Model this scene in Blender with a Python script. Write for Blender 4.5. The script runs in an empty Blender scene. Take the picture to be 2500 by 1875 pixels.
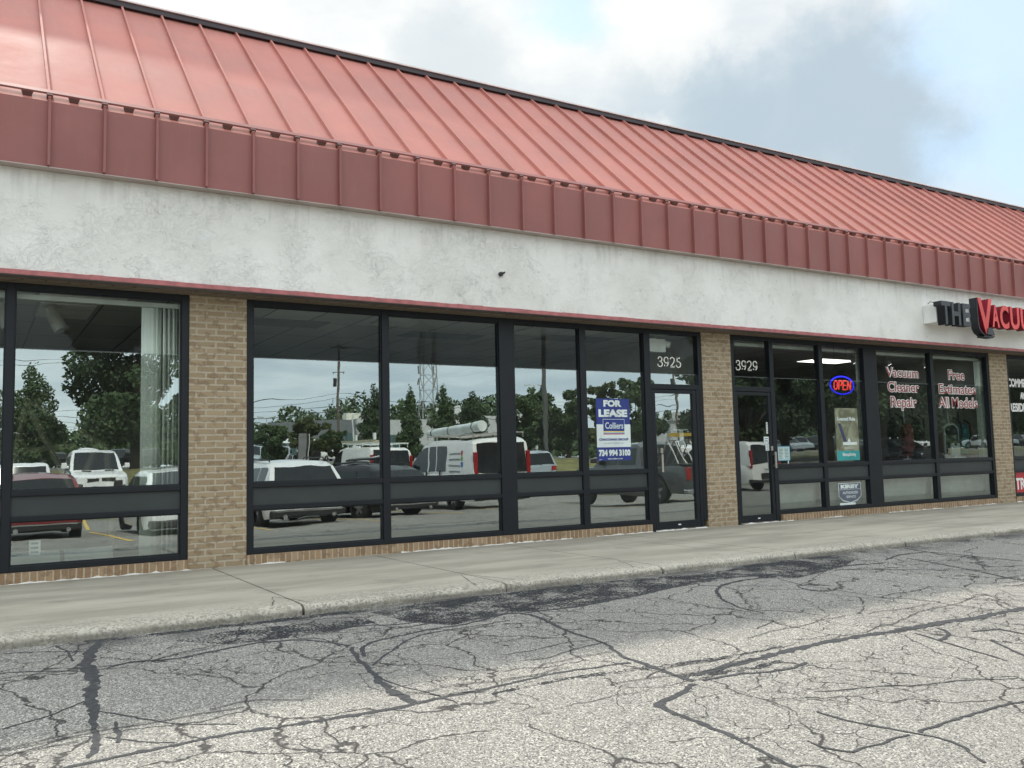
import bpy, bmesh, math, random
import numpy as np
from mathutils import Vector, Matrix
random.seed(7); RNG = np.random.default_rng(7)
SC = bpy.context.scene; COL = SC.collection
R = math.radians

# ------------------------------------------------------------------ camera
CAM_Y, CAM_Z = -9.858, 1.087
yaw, pitch, roll = 0.54881, 0.0844, -0.023713
cy, sy, cp, sp = math.cos(yaw), math.sin(yaw), math.cos(pitch), math.sin(pitch)
fw = Vector((sy*cp, cy*cp, sp)); rt = Vector((cy, -sy, 0)); up = rt.cross(fw)
cr, sr = math.cos(roll), math.sin(roll)
rt, up = cr*rt + sr*up, -sr*rt + cr*up
cam = bpy.data.cameras.new('camera'); camo = bpy.data.objects.new('camera', cam); COL.objects.link(camo)
M4 = Matrix((rt, up, -fw)).transposed().to_4x4(); M4.translation = (0, CAM_Y, CAM_Z)
camo.matrix_world = M4
cam.sensor_fit = 'HORIZONTAL'; cam.sensor_width = 36; cam.lens = 36*2158.84/2500
cam.clip_start = .1; cam.clip_end = 6000
SC.camera = camo

# ------------------------------------------------------------------ light
SUN = Vector((-0.06, 1.0, 1.03)).normalized()
SUN_EL, SUN_AZ = math.asin(SUN.z), math.atan2(SUN.x, SUN.y)
sl = bpy.data.lights.new('sun', 'SUN'); sl.energy = 1.65; sl.angle = R(1.0); sl.color = (1, .93, .83)
slo = bpy.data.objects.new('sun', sl); COL.objects.link(slo)
slo.rotation_euler = SUN.to_track_quat('Z', 'Y').to_euler(); slo.location = (0, 20, 40)
SC.view_settings.view_transform = 'Standard'; SC.view_settings.look = 'None'
SC.view_settings.exposure = 1.37; SC.view_settings.gamma = 1

W = bpy.data.worlds.new('World'); SC.world = W; W.use_nodes = True
nt = W.node_tree; N = nt.nodes; L = nt.links
N.clear()
def nd(tree, t, **kw):
    n = tree.nodes.new(t)
    for k, v in kw.items():
        if k == 'inp':
            for a, b in v.items(): n.inputs[a].default_value = b
        else: setattr(n, k, v)
    return n
def world():
    lk = L.new
    out = nd(nt, 'ShaderNodeOutputWorld'); bg = nd(nt, 'ShaderNodeBackground', inp={'Strength': .1})
    lk(bg.outputs[0], out.inputs[0])
    sky = nd(nt, 'ShaderNodeTexSky', sky_type='NISHITA', sun_disc=False, sun_elevation=SUN_EL, sun_rotation=SUN_AZ)
    tc = nd(nt, 'ShaderNodeTexCoord')
    mp = nd(nt, 'ShaderNodeMapping'); mp.inputs['Scale'].default_value = (1, 1, 2.4); lk(tc.outputs['Generated'], mp.inputs[0])
    n1 = nd(nt, 'ShaderNodeTexNoise', inp={'Scale': 2.6, 'Detail': 9, 'Roughness': .58}); lk(mp.outputs[0], n1.inputs['Vector'])
    n2 = nd(nt, 'ShaderNodeTexNoise', inp={'Scale': 8.5, 'Detail': 9, 'Roughness': .62}); lk(tc.outputs['Generated'], n2.inputs['Vector'])
    # warped direction for the big cloud shapes
    sub = nd(nt, 'ShaderNodeVectorMath', operation='SUBTRACT'); lk(n2.outputs['Color'], sub.inputs[0]); sub.inputs[1].default_value = (.5, .5, .5)
    sc = nd(nt, 'ShaderNodeVectorMath', operation='SCALE'); lk(sub.outputs[0], sc.inputs[0]); sc.inputs['Scale'].default_value = .15
    ad = nd(nt, 'ShaderNodeVectorMath', operation='ADD'); lk(tc.outputs['Generated'], ad.inputs[0]); lk(sc.outputs[0], ad.inputs[1])
    nm = nd(nt, 'ShaderNodeVectorMath', operation='NORMALIZE'); lk(ad.outputs[0], nm.inputs[0])
    def blob(d, r0, r1):
        dt = nd(nt, 'ShaderNodeVectorMath', operation='DOT_PRODUCT'); lk(nm.outputs[0], dt.inputs[0]); dt.inputs[1].default_value = Vector(d).normalized()
        mr = nd(nt, 'ShaderNodeMapRange', interpolation_type='SMOOTHSTEP'); lk(dt.outputs['Value'], mr.inputs[0])
        mr.inputs[1].default_value = math.cos(R(r1)); mr.inputs[2].default_value = math.cos(R(r0)); return mr.outputs[0]
    def mx(a, b):
        m = nd(nt, 'ShaderNodeMath', operation='MAXIMUM'); lk(a, m.inputs[0]); lk(b, m.inputs[1]); return m.outputs[0]
    def pd(px, py):
        return fw + rt*((px-1250)/2158.84) - up*((py-937.5)/2158.84)
    def mixc(f, a, b):
        m = nd(nt, 'ShaderNodeMix', data_type='RGBA'); m.clamp_factor = True
        lk(f, m.inputs[0])
        for s, q in ((6, a), (7, b)):
            if isinstance(q, tuple): m.inputs[s].default_value = (*q, 1)
            else: lk(q, m.inputs[s])
        return m.outputs[2]
    # cloud body: bright with soft grey folds
    r1 = nd(nt, 'ShaderNodeMapRange', interpolation_type='SMOOTHSTEP', inp={1: .36, 2: .62}); lk(n1.outputs[0], r1.inputs[0])
    c = mixc(r1.outputs[0], (2.9, 3.2, 3.4), (3.95, 4.0, 3.95))
    # opposite half of the sky: grey-blue layer with long streaks
    dy = nd(nt, 'ShaderNodeSeparateXYZ'); lk(tc.outputs['Generated'], dy.inputs[0])
    back = nd(nt, 'ShaderNodeMapRange', interpolation_type='SMOOTHSTEP', inp={1: .2, 2: -.3}); lk(dy.outputs[1], back.inputs[0])
    mp3 = nd(nt, 'ShaderNodeMapping'); mp3.inputs['Scale'].default_value = (1.5, 1.5, 9); lk(tc.outputs['Generated'], mp3.inputs[0])
    n3 = nd(nt, 'ShaderNodeTexNoise', inp={'Scale': 2.2, 'Detail': 7, 'Roughness': .55, 'Distortion': .5}); lk(mp3.outputs[0], n3.inputs['Vector'])
    r3 = nd(nt, 'ShaderNodeMapRange', interpolation_type='SMOOTHSTEP', inp={1: .33, 2: .68}); lk(n3.outputs[0], r3.inputs[0])
    cb = mixc(r3.outputs[0], (4.0, 4.75, 5.2), (6.2, 6.7, 6.8))
    c = mixc(back.outputs[0], c, cb)
    dark = mx(blob(pd(2080, 230), 2.5, 6.6), mx(blob(pd(1830, 310), 1.5, 5.5), blob(pd(2190, 370), 1.5, 4.5)))
    dkn = nd(nt, 'ShaderNodeMath', operation='MULTIPLY'); lk(dark, dkn.inputs[0]); dkn.inputs[1].default_value = .95
    c = mixc(dkn.outputs[0], c, (2.0, 2.45, 2.8))
    g2 = mx(blob(pd(1130, 190), .5, 6), blob(pd(1620, 260), .5, 5))
    gm = nd(nt, 'ShaderNodeMath', operation='MULTIPLY'); lk(g2, gm.inputs[0]); gm.inputs[1].default_value = .5
    c = mixc(gm.outputs[0], c, (2.1, 2.55, 2.85))
    whi = mx(blob(pd(1600, 40), .3, 4.5), blob(pd(1560, 430), .5, 4))
    c = mixc(whi, c, (3.9, 3.95, 3.9))
    blue = mx(blob(pd(1400, 15), .3, 3.0), mx(blob(pd(2440, 60), 1.5, 6), blob(pd(2520, 330), 1, 6.5)))
    bm = nd(nt, 'ShaderNodeMath', operation='MULTIPLY'); lk(blue, bm.inputs[0]); bm.inputs[1].default_value = .8
    sks = nd(nt, 'ShaderNodeVectorMath', operation='SCALE'); lk(sky.outputs[0], sks.inputs[0]); sks.inputs['Scale'].default_value = .35
    skb = nd(nt, 'ShaderNodeVectorMath', operation='ADD'); lk(sks.outputs[0], skb.inputs[0]); skb.inputs[1].default_value = (1.75, 2.35, 2.75)
    c = mixc(bm.outputs[0], c, skb.outputs[0])
    zen = nd(nt, 'ShaderNodeMapRange', interpolation_type='SMOOTHSTEP', inp={1: .52, 2: .8}); lk(dy.outputs[2], zen.inputs[0])
    c = mixc(zen.outputs[0], c, (6.3, 6.7, 7.0))
    glow = blob(SUN, 6, 26)                                # the cloud round the sun is the brightest part of the sky
    gl2 = nd(nt, 'ShaderNodeMath', operation='MULTIPLY'); lk(glow, gl2.inputs[0]); gl2.inputs[1].default_value = .9
    c = mixc(gl2.outputs[0], c, (7.5, 7.7, 7.6))
    lk(c, bg.inputs[0])
world()

# ------------------------------------------------------------------ helpers
def tag(o, label=None, cat=None, group=None, kind=None):
    if label: o['label'] = label
    if cat: o['category'] = cat
    if group: o['group'] = group
    if kind: o['kind'] = kind
    return o
def empty(name, loc=(0, 0, 0), rz=0, label=None, cat=None, group=None):
    o = bpy.data.objects.new(name, None); COL.objects.link(o); o.location = loc; o.rotation_euler = (0, 0, rz)
    o.empty_display_size = .2
    return tag(o, label, cat, group)
class MB:
    def __init__(s): s.v = []; s.f = []; s.m = []
    def add(s, vs, fs, mi=0):
        b = len(s.v); s.v += [tuple(map(float, q)) for q in vs]; s.f += [tuple(b+i for i in f) for f in fs]; s.m += [mi]*len(fs); return s
    def box(s, x0, x1, y0, y1, z0, z1, mi=0):
        if x0 > x1: x0, x1 = x1, x0
        if y0 > y1: y0, y1 = y1, y0
        if z0 > z1: z0, z1 = z1, z0
        return s.add([(x0,y0,z0),(x1,y0,z0),(x1,y1,z0),(x0,y1,z0),(x0,y0,z1),(x1,y0,z1),(x1,y1,z1),(x0,y1,z1)],
              [(0,3,2,1),(4,5,6,7),(0,1,5,4),(1,2,6,5),(2,3,7,6),(3,0,4,7)], mi)
    def quad(s, a, b, c, d, mi=0): return s.add([a, b, c, d], [(0, 1, 2, 3)], mi)
    def cyl(s, p0, p1, r0, r1=None, n=10, mi=0, caps=True):
        r1 = r0 if r1 is None else r1
        p0, p1 = Vector(p0), Vector(p1); d = (p1-p0).normalized()
        a = d.orthogonal().normalized(); b = d.cross(a)
        vs = []
        for p, r in ((p0, r0), (p1, r1)):
            for i in range(n):
                t = 2*math.pi*i/n; vs.append(p + a*(r*math.cos(t)) + b*(r*math.sin(t)))
        fs = [(i, (i+1) % n, n+(i+1) % n, n+i) for i in range(n)]
        if caps: fs += [tuple(range(n-1, -1, -1)), tuple(range(n, 2*n))]
        return s.add(vs, fs, mi)
    def tube(s, pts, r, n=8, mi=0):
        rs = r if isinstance(r, (list, tuple)) else [r]*len(pts)
        for i in range(len(pts)-1): s.cyl(pts[i], pts[i+1], rs[i], rs[i+1], n, mi)
        return s
    def prism(s, poly, y0, y1, mi=0):          # polygon in x,z extruded along y (y0 = front)
        n = len(poly)
        vs = [(x, y0, z) for x, z in poly] + [(x, y1, z) for x, z in poly]
        fs = [tuple(range(n)), tuple(range(2*n-1, n-1, -1))] + [((i+1) % n, i, n+i, n+(i+1) % n) for i in range(n)]
        return s.add(vs, fs, mi)
    def build(s, name, mats, parent=None, smooth=False, bevel=0):
        me = bpy.data.meshes.new(name); me.from_pydata(s.v, [], s.f)
        if not isinstance(mats, (list, tuple)): mats = [mats]
        for q in mats: me.materials.append(q)
        if len(mats) > 1: me.polygons.foreach_set('material_index', s.m)
        if smooth: me.polygons.foreach_set('use_smooth', [True]*len(me.polygons))
        me.update()
        o = bpy.data.objects.new(name, me); COL.objects.link(o)
        if parent: o.parent = parent
        if bevel:
            b = o.modifiers.new('bevel', 'BEVEL'); b.width = bevel; b.segments = 2; b.limit_method = 'ANGLE'
        return o
def copy_tree(o, parent=None):
    c = o.copy(); COL.objects.link(c); c.parent = parent
    for ch in list(o.children): copy_tree(ch, c)
    return c
def smooth_by_angle(o, a=35):
    me = o.data
    me.polygons.foreach_set('use_smooth', [True]*len(me.polygons))
    try: me.set_sharp_from_angle(angle=R(a))
    except Exception: pass
    return o

# ------------------------------------------------------------------ materials
def newmat(name):
    m = bpy.data.materials.new(name); m.use_nodes = True
    t = m.node_tree; b = t.nodes['Principled BSDF']; return m, t, b
def wpos(t):
    g = t.nodes.new('ShaderNodeNewGeometry'); return g.outputs['Position']
def rgbmix(t, fac, a, b, bt='MIX'):
    m = nd(t, 'ShaderNodeMix', data_type='RGBA', blend_type=bt)
    for s, q in ((0, fac), (6, a), (7, b)):
        if isinstance(q, tuple): m.inputs[s].default_value = (*q, 1)
        elif isinstance(q, (int, float)): m.inputs[s].default_value = q
        else: t.links.new(q, m.inputs[s])
    return m.outputs[2]
def noise(t, vec, scale, detail=4, rough=.55, dist=0):
    n = nd(t, 'ShaderNodeTexNoise', inp={'Scale': scale, 'Detail': detail, 'Roughness': rough, 'Distortion': dist})
    if vec is not None: t.links.new(vec, n.inputs['Vector'])
    return n.outputs[0]
def ramp(t, v, a, b, x=0, y=1):
    m = nd(t, 'ShaderNodeMapRange', interpolation_type='SMOOTHSTEP', inp={1: a, 2: b, 3: x, 4: y}); t.links.new(v, m.inputs[0]); return m.outputs[0]
def bump(t, b, h, strength=.3, dist=.01, base=None):
    n = nd(t, 'ShaderNodeBump', inp={'Strength': strength, 'Distance': dist}); t.links.new(h, n.inputs['Height'])
    if base: t.links.new(base, n.inputs['Normal'])
    t.links.new(n.outputs[0], b.inputs['Normal']); return n.outputs[0]
def math2(t, op, a, b=None, clamp=False):
    m = nd(t, 'ShaderNodeMath', operation=op, use_clamp=clamp)
    for s, q in ((0, a), (1, b)):
        if q is None: continue
        if isinstance(q, (int, float)): m.inputs[s].default_value = q
        else: t.links.new(q, m.inputs[s])
    return m.outputs[0]
def plain(name, c, rough=.5, metal=0, spec=.5, var=.12, vs=3, coat=0, bmp=0, bscale=60):
    m, t, b = newmat(name)
    b.inputs['Roughness'].default_value = rough; b.inputs['Metallic'].default_value = metal
    b.inputs['Specular IOR Level'].default_value = spec; b.inputs['Coat Weight'].default_value = coat
    p = wpos(t)
    f = noise(t, p, vs, 5)
    lo = tuple(max(0, q*(1-var)) for q in c); hi = tuple(min(1, q*(1+var)) for q in c)
    t.links.new(rgbmix(t, ramp(t, f, .3, .7), lo, hi), b.inputs['Base Color'])
    if bmp: bump(t, b, noise(t, p, bscale, 3), bmp, .005)
    return m
def emit(name, c, s):
    m, t, b = newmat(name); b.inputs['Base Color'].default_value = (*[min(1, q) for q in c], 1)
    b.inputs['Emission Color'].default_value = (*c, 1); b.inputs['Emission Strength'].default_value = s; return m

def m_metal_roof(name, base, rough):
    m, t, b = newmat(name); p = wpos(t)
    mp = nd(t, 'ShaderNodeMapping'); mp.inputs['Scale'].default_value = (6, 1, 1); t.links.new(p, mp.inputs[0])
    st = noise(t, mp.outputs[0], 2.2, 6, .6); bl = noise(t, p, 1.1, 5, .6); fine = noise(t, p, 90, 2)
    c = rgbmix(t, ramp(t, bl, .35, .7), tuple(q*.9 for q in base), tuple(min(1, q*1.08) for q in base))
    c = rgbmix(t, ramp(t, st, .5, .75, 0, .28), c, (base[0]*1.05, base[1]*1.35, base[2]*1.35))
    c = rgbmix(t, ramp(t, fine, .55, .75, 0, .15), c, (base[0]*.6, base[1]*.7, base[2]*.7))
    t.links.new(c, b.inputs['Base Color'])
    t.links.new(ramp(t, bl, .3, .7, rough-.05, rough+.08), b.inputs['Roughness'])
    b.inputs['Specular IOR Level'].default_value = .5
    bump(t, b, noise(t, p, 3.5, 3), .12, .02)
    return m
M = {}
M['roof'] = m_metal_roof('faded_red_sunlit_roof_metal', (.46, .175, .142), .68)  # same metal as the fascia; sunlight put into the lighter base
M['fascia'] = m_metal_roof('faded_red_shaded_fascia_metal', (.285, .102, .09), .55)  # same metal as the roof; shade put into the darker base
M['trim'] = plain('red_trim_paint', (.38, .12, .12), .5, var=.18, vs=9)
M['cap'] = plain('shade_dark_coping_metal', (.05, .038, .044), .5)  # shade on the coping's front face is put into this dark colour
M['caplip'] = plain('pale_coping_lip', (.75, .66, .64), .35)
M['bracket'] = plain('dark_bracket_metal', (.13, .06, .052), .5)
def m_stucco():
    m, t, b = newmat('white_stucco'); p = wpos(t)
    sx = nd(t, 'ShaderNodeSeparateXYZ'); t.links.new(p, sx.inputs[0])
    big = noise(t, p, .9, 4); mid = noise(t, p, 5, 5, .6)
    sw = noise(t, p, 9, 7, .68, 1.1); sw2 = noise(t, p, 34, 5, .65, 1.6); pat = noise(t, p, 1.9, 4, .6)
    c = rgbmix(t, ramp(t, big, .38, .66), (.72, .70, .655), (.80, .78, .74))
    c = rgbmix(t, ramp(t, mid, .62, .74, 0, .45), c, (.76, .78, .79))
    # ageing drips just under the metal edge and thin scratches
    mp = nd(t, 'ShaderNodeMapping'); mp.inputs['Scale'].default_value = (5, 5, .5); t.links.new(p, mp.inputs[0])
    dr = noise(t, mp.outputs[0], 2.2, 5, .6)
    hi = math2(t, 'MULTIPLY', ramp(t, sx.outputs[2], 3.55, 3.98), ramp(t, dr, .5, .7))
    c = rgbmix(t, math2(t, 'MULTIPLY', hi, .35), c, (.40, .385, .35))
    ridge = ramp(t, math2(t, 'ABSOLUTE', math2(t, 'SUBTRACT', sw, .5)), 0, .035, 1, 0)
    amt = math2(t, 'MULTIPLY', ramp(t, sx.outputs[0], 5.2, 7.5, 1, .8), ramp(t, pat, .36, .66, .3, 1))
    scr = ramp(t, math2(t, 'ABSOLUTE', math2(t, 'SUBTRACT', noise(t, p, 13, 3, .5, 2.2), .5)), 0, .009, 1, 0)
    scr = math2(t, 'MULTIPLY', scr, ramp(t, noise(t, p, 4.5, 3, .5), .52, .66))
    c = rgbmix(t, math2(t, 'MULTIPLY', math2(t, 'MULTIPLY', ridge, amt), .10), c, (.5, .49, .46)); c = rgbmix(t, math2(t, 'MULTIPLY', scr, .42), c, (.38, .37, .34))
    vo = nd(t, 'ShaderNodeTexVoronoi', inp={'Scale': 4.2, 'Randomness': 1}); t.links.new(p, vo.inputs['Vector'])
    pit = math2(t, 'MULTIPLY', ramp(t, vo.outputs['Distance'], .03, .075, 1, 0), ramp(t, sx.outputs[0], 4.8, 6))
    c = rgbmix(t, math2(t, 'MULTIPLY', pit, .5), c, (.33, .31, .28))
    t.links.new(c, b.inputs['Base Color']); b.inputs['Roughness'].default_value = .9; b.inputs['Specular IOR Level'].default_value = .2
    h = math2(t, 'ADD', math2(t, 'MULTIPLY', ridge, -.12), math2(t, 'ADD', sw, math2(t, 'MULTIPLY', sw2, .5)))
    h = math2(t, 'MULTIPLY', h, amt)
    h = math2(t, 'SUBTRACT', h, math2(t, 'MULTIPLY', scr, .35)); bump(t, b, h, .8, .02)
    return m
M['stucco'] = m_stucco()
def m_brick(name, w, h, mort, offset=.5, a=(.27, .203, .125), bcol=(.385, .302, .195), mcol=(.42, .36, .275)):
    m, t, b = newmat(name); p = wpos(t)
    s = nd(t, 'ShaderNodeSeparateXYZ'); t.links.new(p, s.inputs[0])
    cm = nd(t, 'ShaderNodeCombineXYZ')
    t.links.new(math2(t, 'ADD', s.outputs[0], s.outputs[1]), cm.inputs[0]); t.links.new(s.outputs[2], cm.inputs[1])
    wob = noise(t, p, 14, 2)
    wv = nd(t, 'ShaderNodeVectorMath', operation='ADD'); t.links.new(cm.outputs[0], wv.inputs[0])
    w2 = nd(t, 'ShaderNodeCombineXYZ'); t.links.new(math2(t, 'MULTIPLY', math2(t, 'SUBTRACT', wob, .5), .012), w2.inputs[1]); t.links.new(math2(t, 'MULTIPLY', math2(t, 'SUBTRACT', wob, .5), .012), w2.inputs[0])
    t.links.new(w2.outputs[0], wv.inputs[1])
    br = nd(t, 'ShaderNodeTexBrick', offset=offset, inp={'Scale': 1, 'Mortar Size': mort, 'Mortar Smooth': .2, 'Bias': -.25, 'Brick Width': w, 'Row Height': h, 'Color1': (*a, 1), 'Color2': (*bcol, 1), 'Mortar': (*mcol, 1)})
    t.links.new(wv.outputs[0], br.inputs['Vector'])
    c = br.outputs['Color']
    # bands of darker firing inside single bricks
    mp = nd(t, 'ShaderNodeMapping'); mp.inputs['Scale'].default_value = (10, 10, 14.77); t.links.new(p, mp.inputs[0])
    n = noise(t, mp.outputs[0], 1.0, 2, .5)
    c = rgbmix(t, math2(t, 'MULTIPLY', ramp(t, n, .53, .62), .6), c, (.17, .112, .07))
    c = rgbmix(t, ramp(t, noise(t, p, 120, 3), .3, .7, 0, .25), c, (.46, .34, .22))
    t.links.new(c, b.inputs['Base Color']); b.inputs['Roughness'].default_value = .85; b.inputs['Specular IOR Level'].default_value = .25
    h2 = math2(t, 'SUBTRACT', math2(t, 'MULTIPLY', noise(t, p, 70, 4), .35), br.outputs['Fac'])
    bump(t, b, h2, .8, .008)
    return m
M['brick'] = m_brick('tan_brick', .2032, .0677, .011)
M['sill'] = m_brick('tan_rowlock_brick', .0677, .30, .009, 0, (.24, .145, .08), (.40, .28, .17))
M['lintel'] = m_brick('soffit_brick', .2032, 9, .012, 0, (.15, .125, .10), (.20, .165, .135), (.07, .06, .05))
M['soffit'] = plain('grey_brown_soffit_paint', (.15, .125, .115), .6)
M['frame'] = plain('black_anodised_aluminium', (.010, .012, .015), .45, spec=.3, var=.1)
M['spandrel'] = plain('dark_grey_spandrel', (.042, .047, .047), .6, spec=.3, var=.08, vs=2, bmp=.1, bscale=200)
M['caulk'] = plain('white_caulk', (.62, .6, .55), .8)
M['steel'] = plain('brushed_steel', (.55, .52, .47), .35, 1)
def m_glass(name, wav, ref=.38, cut_z=2.282, tint=(.76, .80, .77)):
    m, t, b = newmat(name); t.nodes.remove(b); out = t.nodes['Material Output']
    p = wpos(t); s = nd(t, 'ShaderNodeSeparateXYZ'); t.links.new(p, s.inputs[0])
    tr = nd(t, 'ShaderNodeBsdfTransparent')
    gl = nd(t, 'ShaderNodeBsdfGlossy', distribution='GGX'); gl.inputs['Roughness'].default_value = 0; gl.inputs[0].default_value = (.90, 1, .985, 1)
    # invented cut-off: mirror reflection set strong below this height, almost none above
    edge = ramp(t, s.outputs[2], cut_z-.004, cut_z+.004, 1, 0)
    t.links.new(rgbmix(t, edge, (.86, .90, .88), tint), tr.inputs[0])
    lip = math2(t, 'MULTIPLY', ramp(t, s.outputs[2], cut_z-.006, cut_z), ramp(t, s.outputs[2], cut_z+.004, cut_z+.012, 1, 0))
    fr = math2(t, 'ADD', math2(t, 'MULTIPLY', edge, ref-.016), .016)
    mp = nd(t, 'ShaderNodeMapping'); mp.inputs['Scale'].default_value = (1, 1, 1.6); t.links.new(p, mp.inputs[0])
    h = math2(t, 'ADD', noise(t, mp.outputs[0], 1.1, 2, .4), math2(t, 'MULTIPLY', noise(t, mp.outputs[0], 5, 1, .3), .06))
    bp = nd(t, 'ShaderNodeBump', inp={'Strength': 1, 'Distance': wav}); t.links.new(h, bp.inputs['Height'])
    t.links.new(bp.outputs[0], gl.inputs['Normal'])
    mx = nd(t, 'ShaderNodeMixShader'); t.links.new(fr, mx.inputs[0]); t.links.new(tr.outputs[0], mx.inputs[1]); t.links.new(gl.outputs[0], mx.inputs[2])
    df = nd(t, 'ShaderNodeBsdfDiffuse'); df.inputs[0].default_value = (.3, .33, .32, 1)
    mx2 = nd(t, 'ShaderNodeMixShader'); t.links.new(math2(t, 'MULTIPLY', lip, .35), mx2.inputs[0]); t.links.new(mx.outputs[0], mx2.inputs[1]); t.links.new(df.outputs[0], mx2.inputs[2])
    # a trace of dust
    mx3 = nd(t, 'ShaderNodeMixShader'); t.links.new(ramp(t, noise(t, p, 2.5, 5), .35, .75, .008, .035), mx3.inputs[0]); t.links.new(mx2.outputs[0], mx3.inputs[1]); t.links.new(df.outputs[0], mx3.inputs[2])
    t.links.new(mx3.outputs[0], out.inputs[0]); return m
M['glass'] = m_glass('split_mirror_glass', .0011)
M['glass_wavy'] = m_glass('wavy_split_mirror_glass', .0014, ref=.36)
M['glass_shop'] = m_glass('shop_window_glass', .0011, ref=.25, tint=(.50, .54, .52))
M['carglass'] = plain('dark_car_glass', (.012, .015, .017), .08, spec=.4, var=.05)
M['tyre'] = plain('tyre_rubber', (.018, .018, .019), .8)
M['rim'] = plain('alloy_rim', (.45, .45, .46), .3, .8)
M['chrome'] = plain('chrome', (.7, .7, .7), .15, 1)
M['blackplastic'] = plain('black_plastic', (.02, .02, .021), .55)
M['taillight'] = plain('red_taillight', (.30, .012, .014), .2, spec=.5)
M['headlight'] = plain('headlight_lens', (.6, .62, .64), .08, spec=.8)
M['plate'] = plain('licence_plate_white', (.72, .74, .76), .4)
M['ink'] = plain('dark_ink', (.03, .04, .10), .5)
def paint(name, c, rough=.28): return plain(name, c, rough, spec=.5, var=.03, coat=.6)
P = dict(white=paint('white_car_paint', (.78, .79, .79)), red=paint('dark_red_car_paint', (.20, .018, .02)), black=plain('black_car_paint', (.010, .011, .012), .4, spec=.3, coat=.15), unused=paint('black_car_paint', (.010, .011, .012), .35),
         grey=paint('charcoal_car_paint', (.045, .05, .055)), silver=paint('silver_blue_car_paint', (.34, .40, .44)), blue=paint('dark_blue_car_paint', (.02, .04, .12)),
         vanwhite=paint('van_white_paint', (.80, .80, .78), .35))

# ------------------------------------------------------------------ the lie of the land
PRY = [0, 3.05, 16, 22, 29, 33, 46, 60, 400, 4000]; PRZ = [.02, -.08, -.53, -.52, -.30, -.12, 1.0, 1.1, 1.5, 2.0]
def zg(x, y):
    y = abs(y); z = float(np.interp(y, PRY, PRZ))
    k = min(1, max(0, (x-33)/17)); k = k*k*(3-2*k); w = min(1, max(0, (y-12)/8))
    return z + k*w*max(0, .75-z)
def mir(bearing, dist, dz=0):
    """bearing in degrees from the shop front's normal, distance from the photographer's mirrored place; a spot in the lot facing the shop"""
    x = dist*math.sin(R(bearing)); y = -(dist*math.cos(R(bearing)) + CAM_Y)
    return Vector((x, y, zg(x, y)+dz))
def sheet(name, xs, ys, mat, dz=0, fz=zg, parent=None):
    vs = [(x, y, fz(x, y)+dz) for y in ys for x in xs]; n = len(xs)
    fs = [(j*n+i, j*n+i+1, (j+1)*n+i+1, (j+1)*n+i) for j in range(len(ys)-1) for i in range(n-1)]
    fs = [f[::-1] for f in fs] if ys[0] > ys[-1] else fs
    return MB().add(vs, fs).build(name, mat, parent, smooth=True)
XS = [-3000, -400, -120, -60, -30, -15, 0, 15, 30, 34, 38, 42, 46, 50, 60, 90, 130, 250, 600, 3000]
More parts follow.
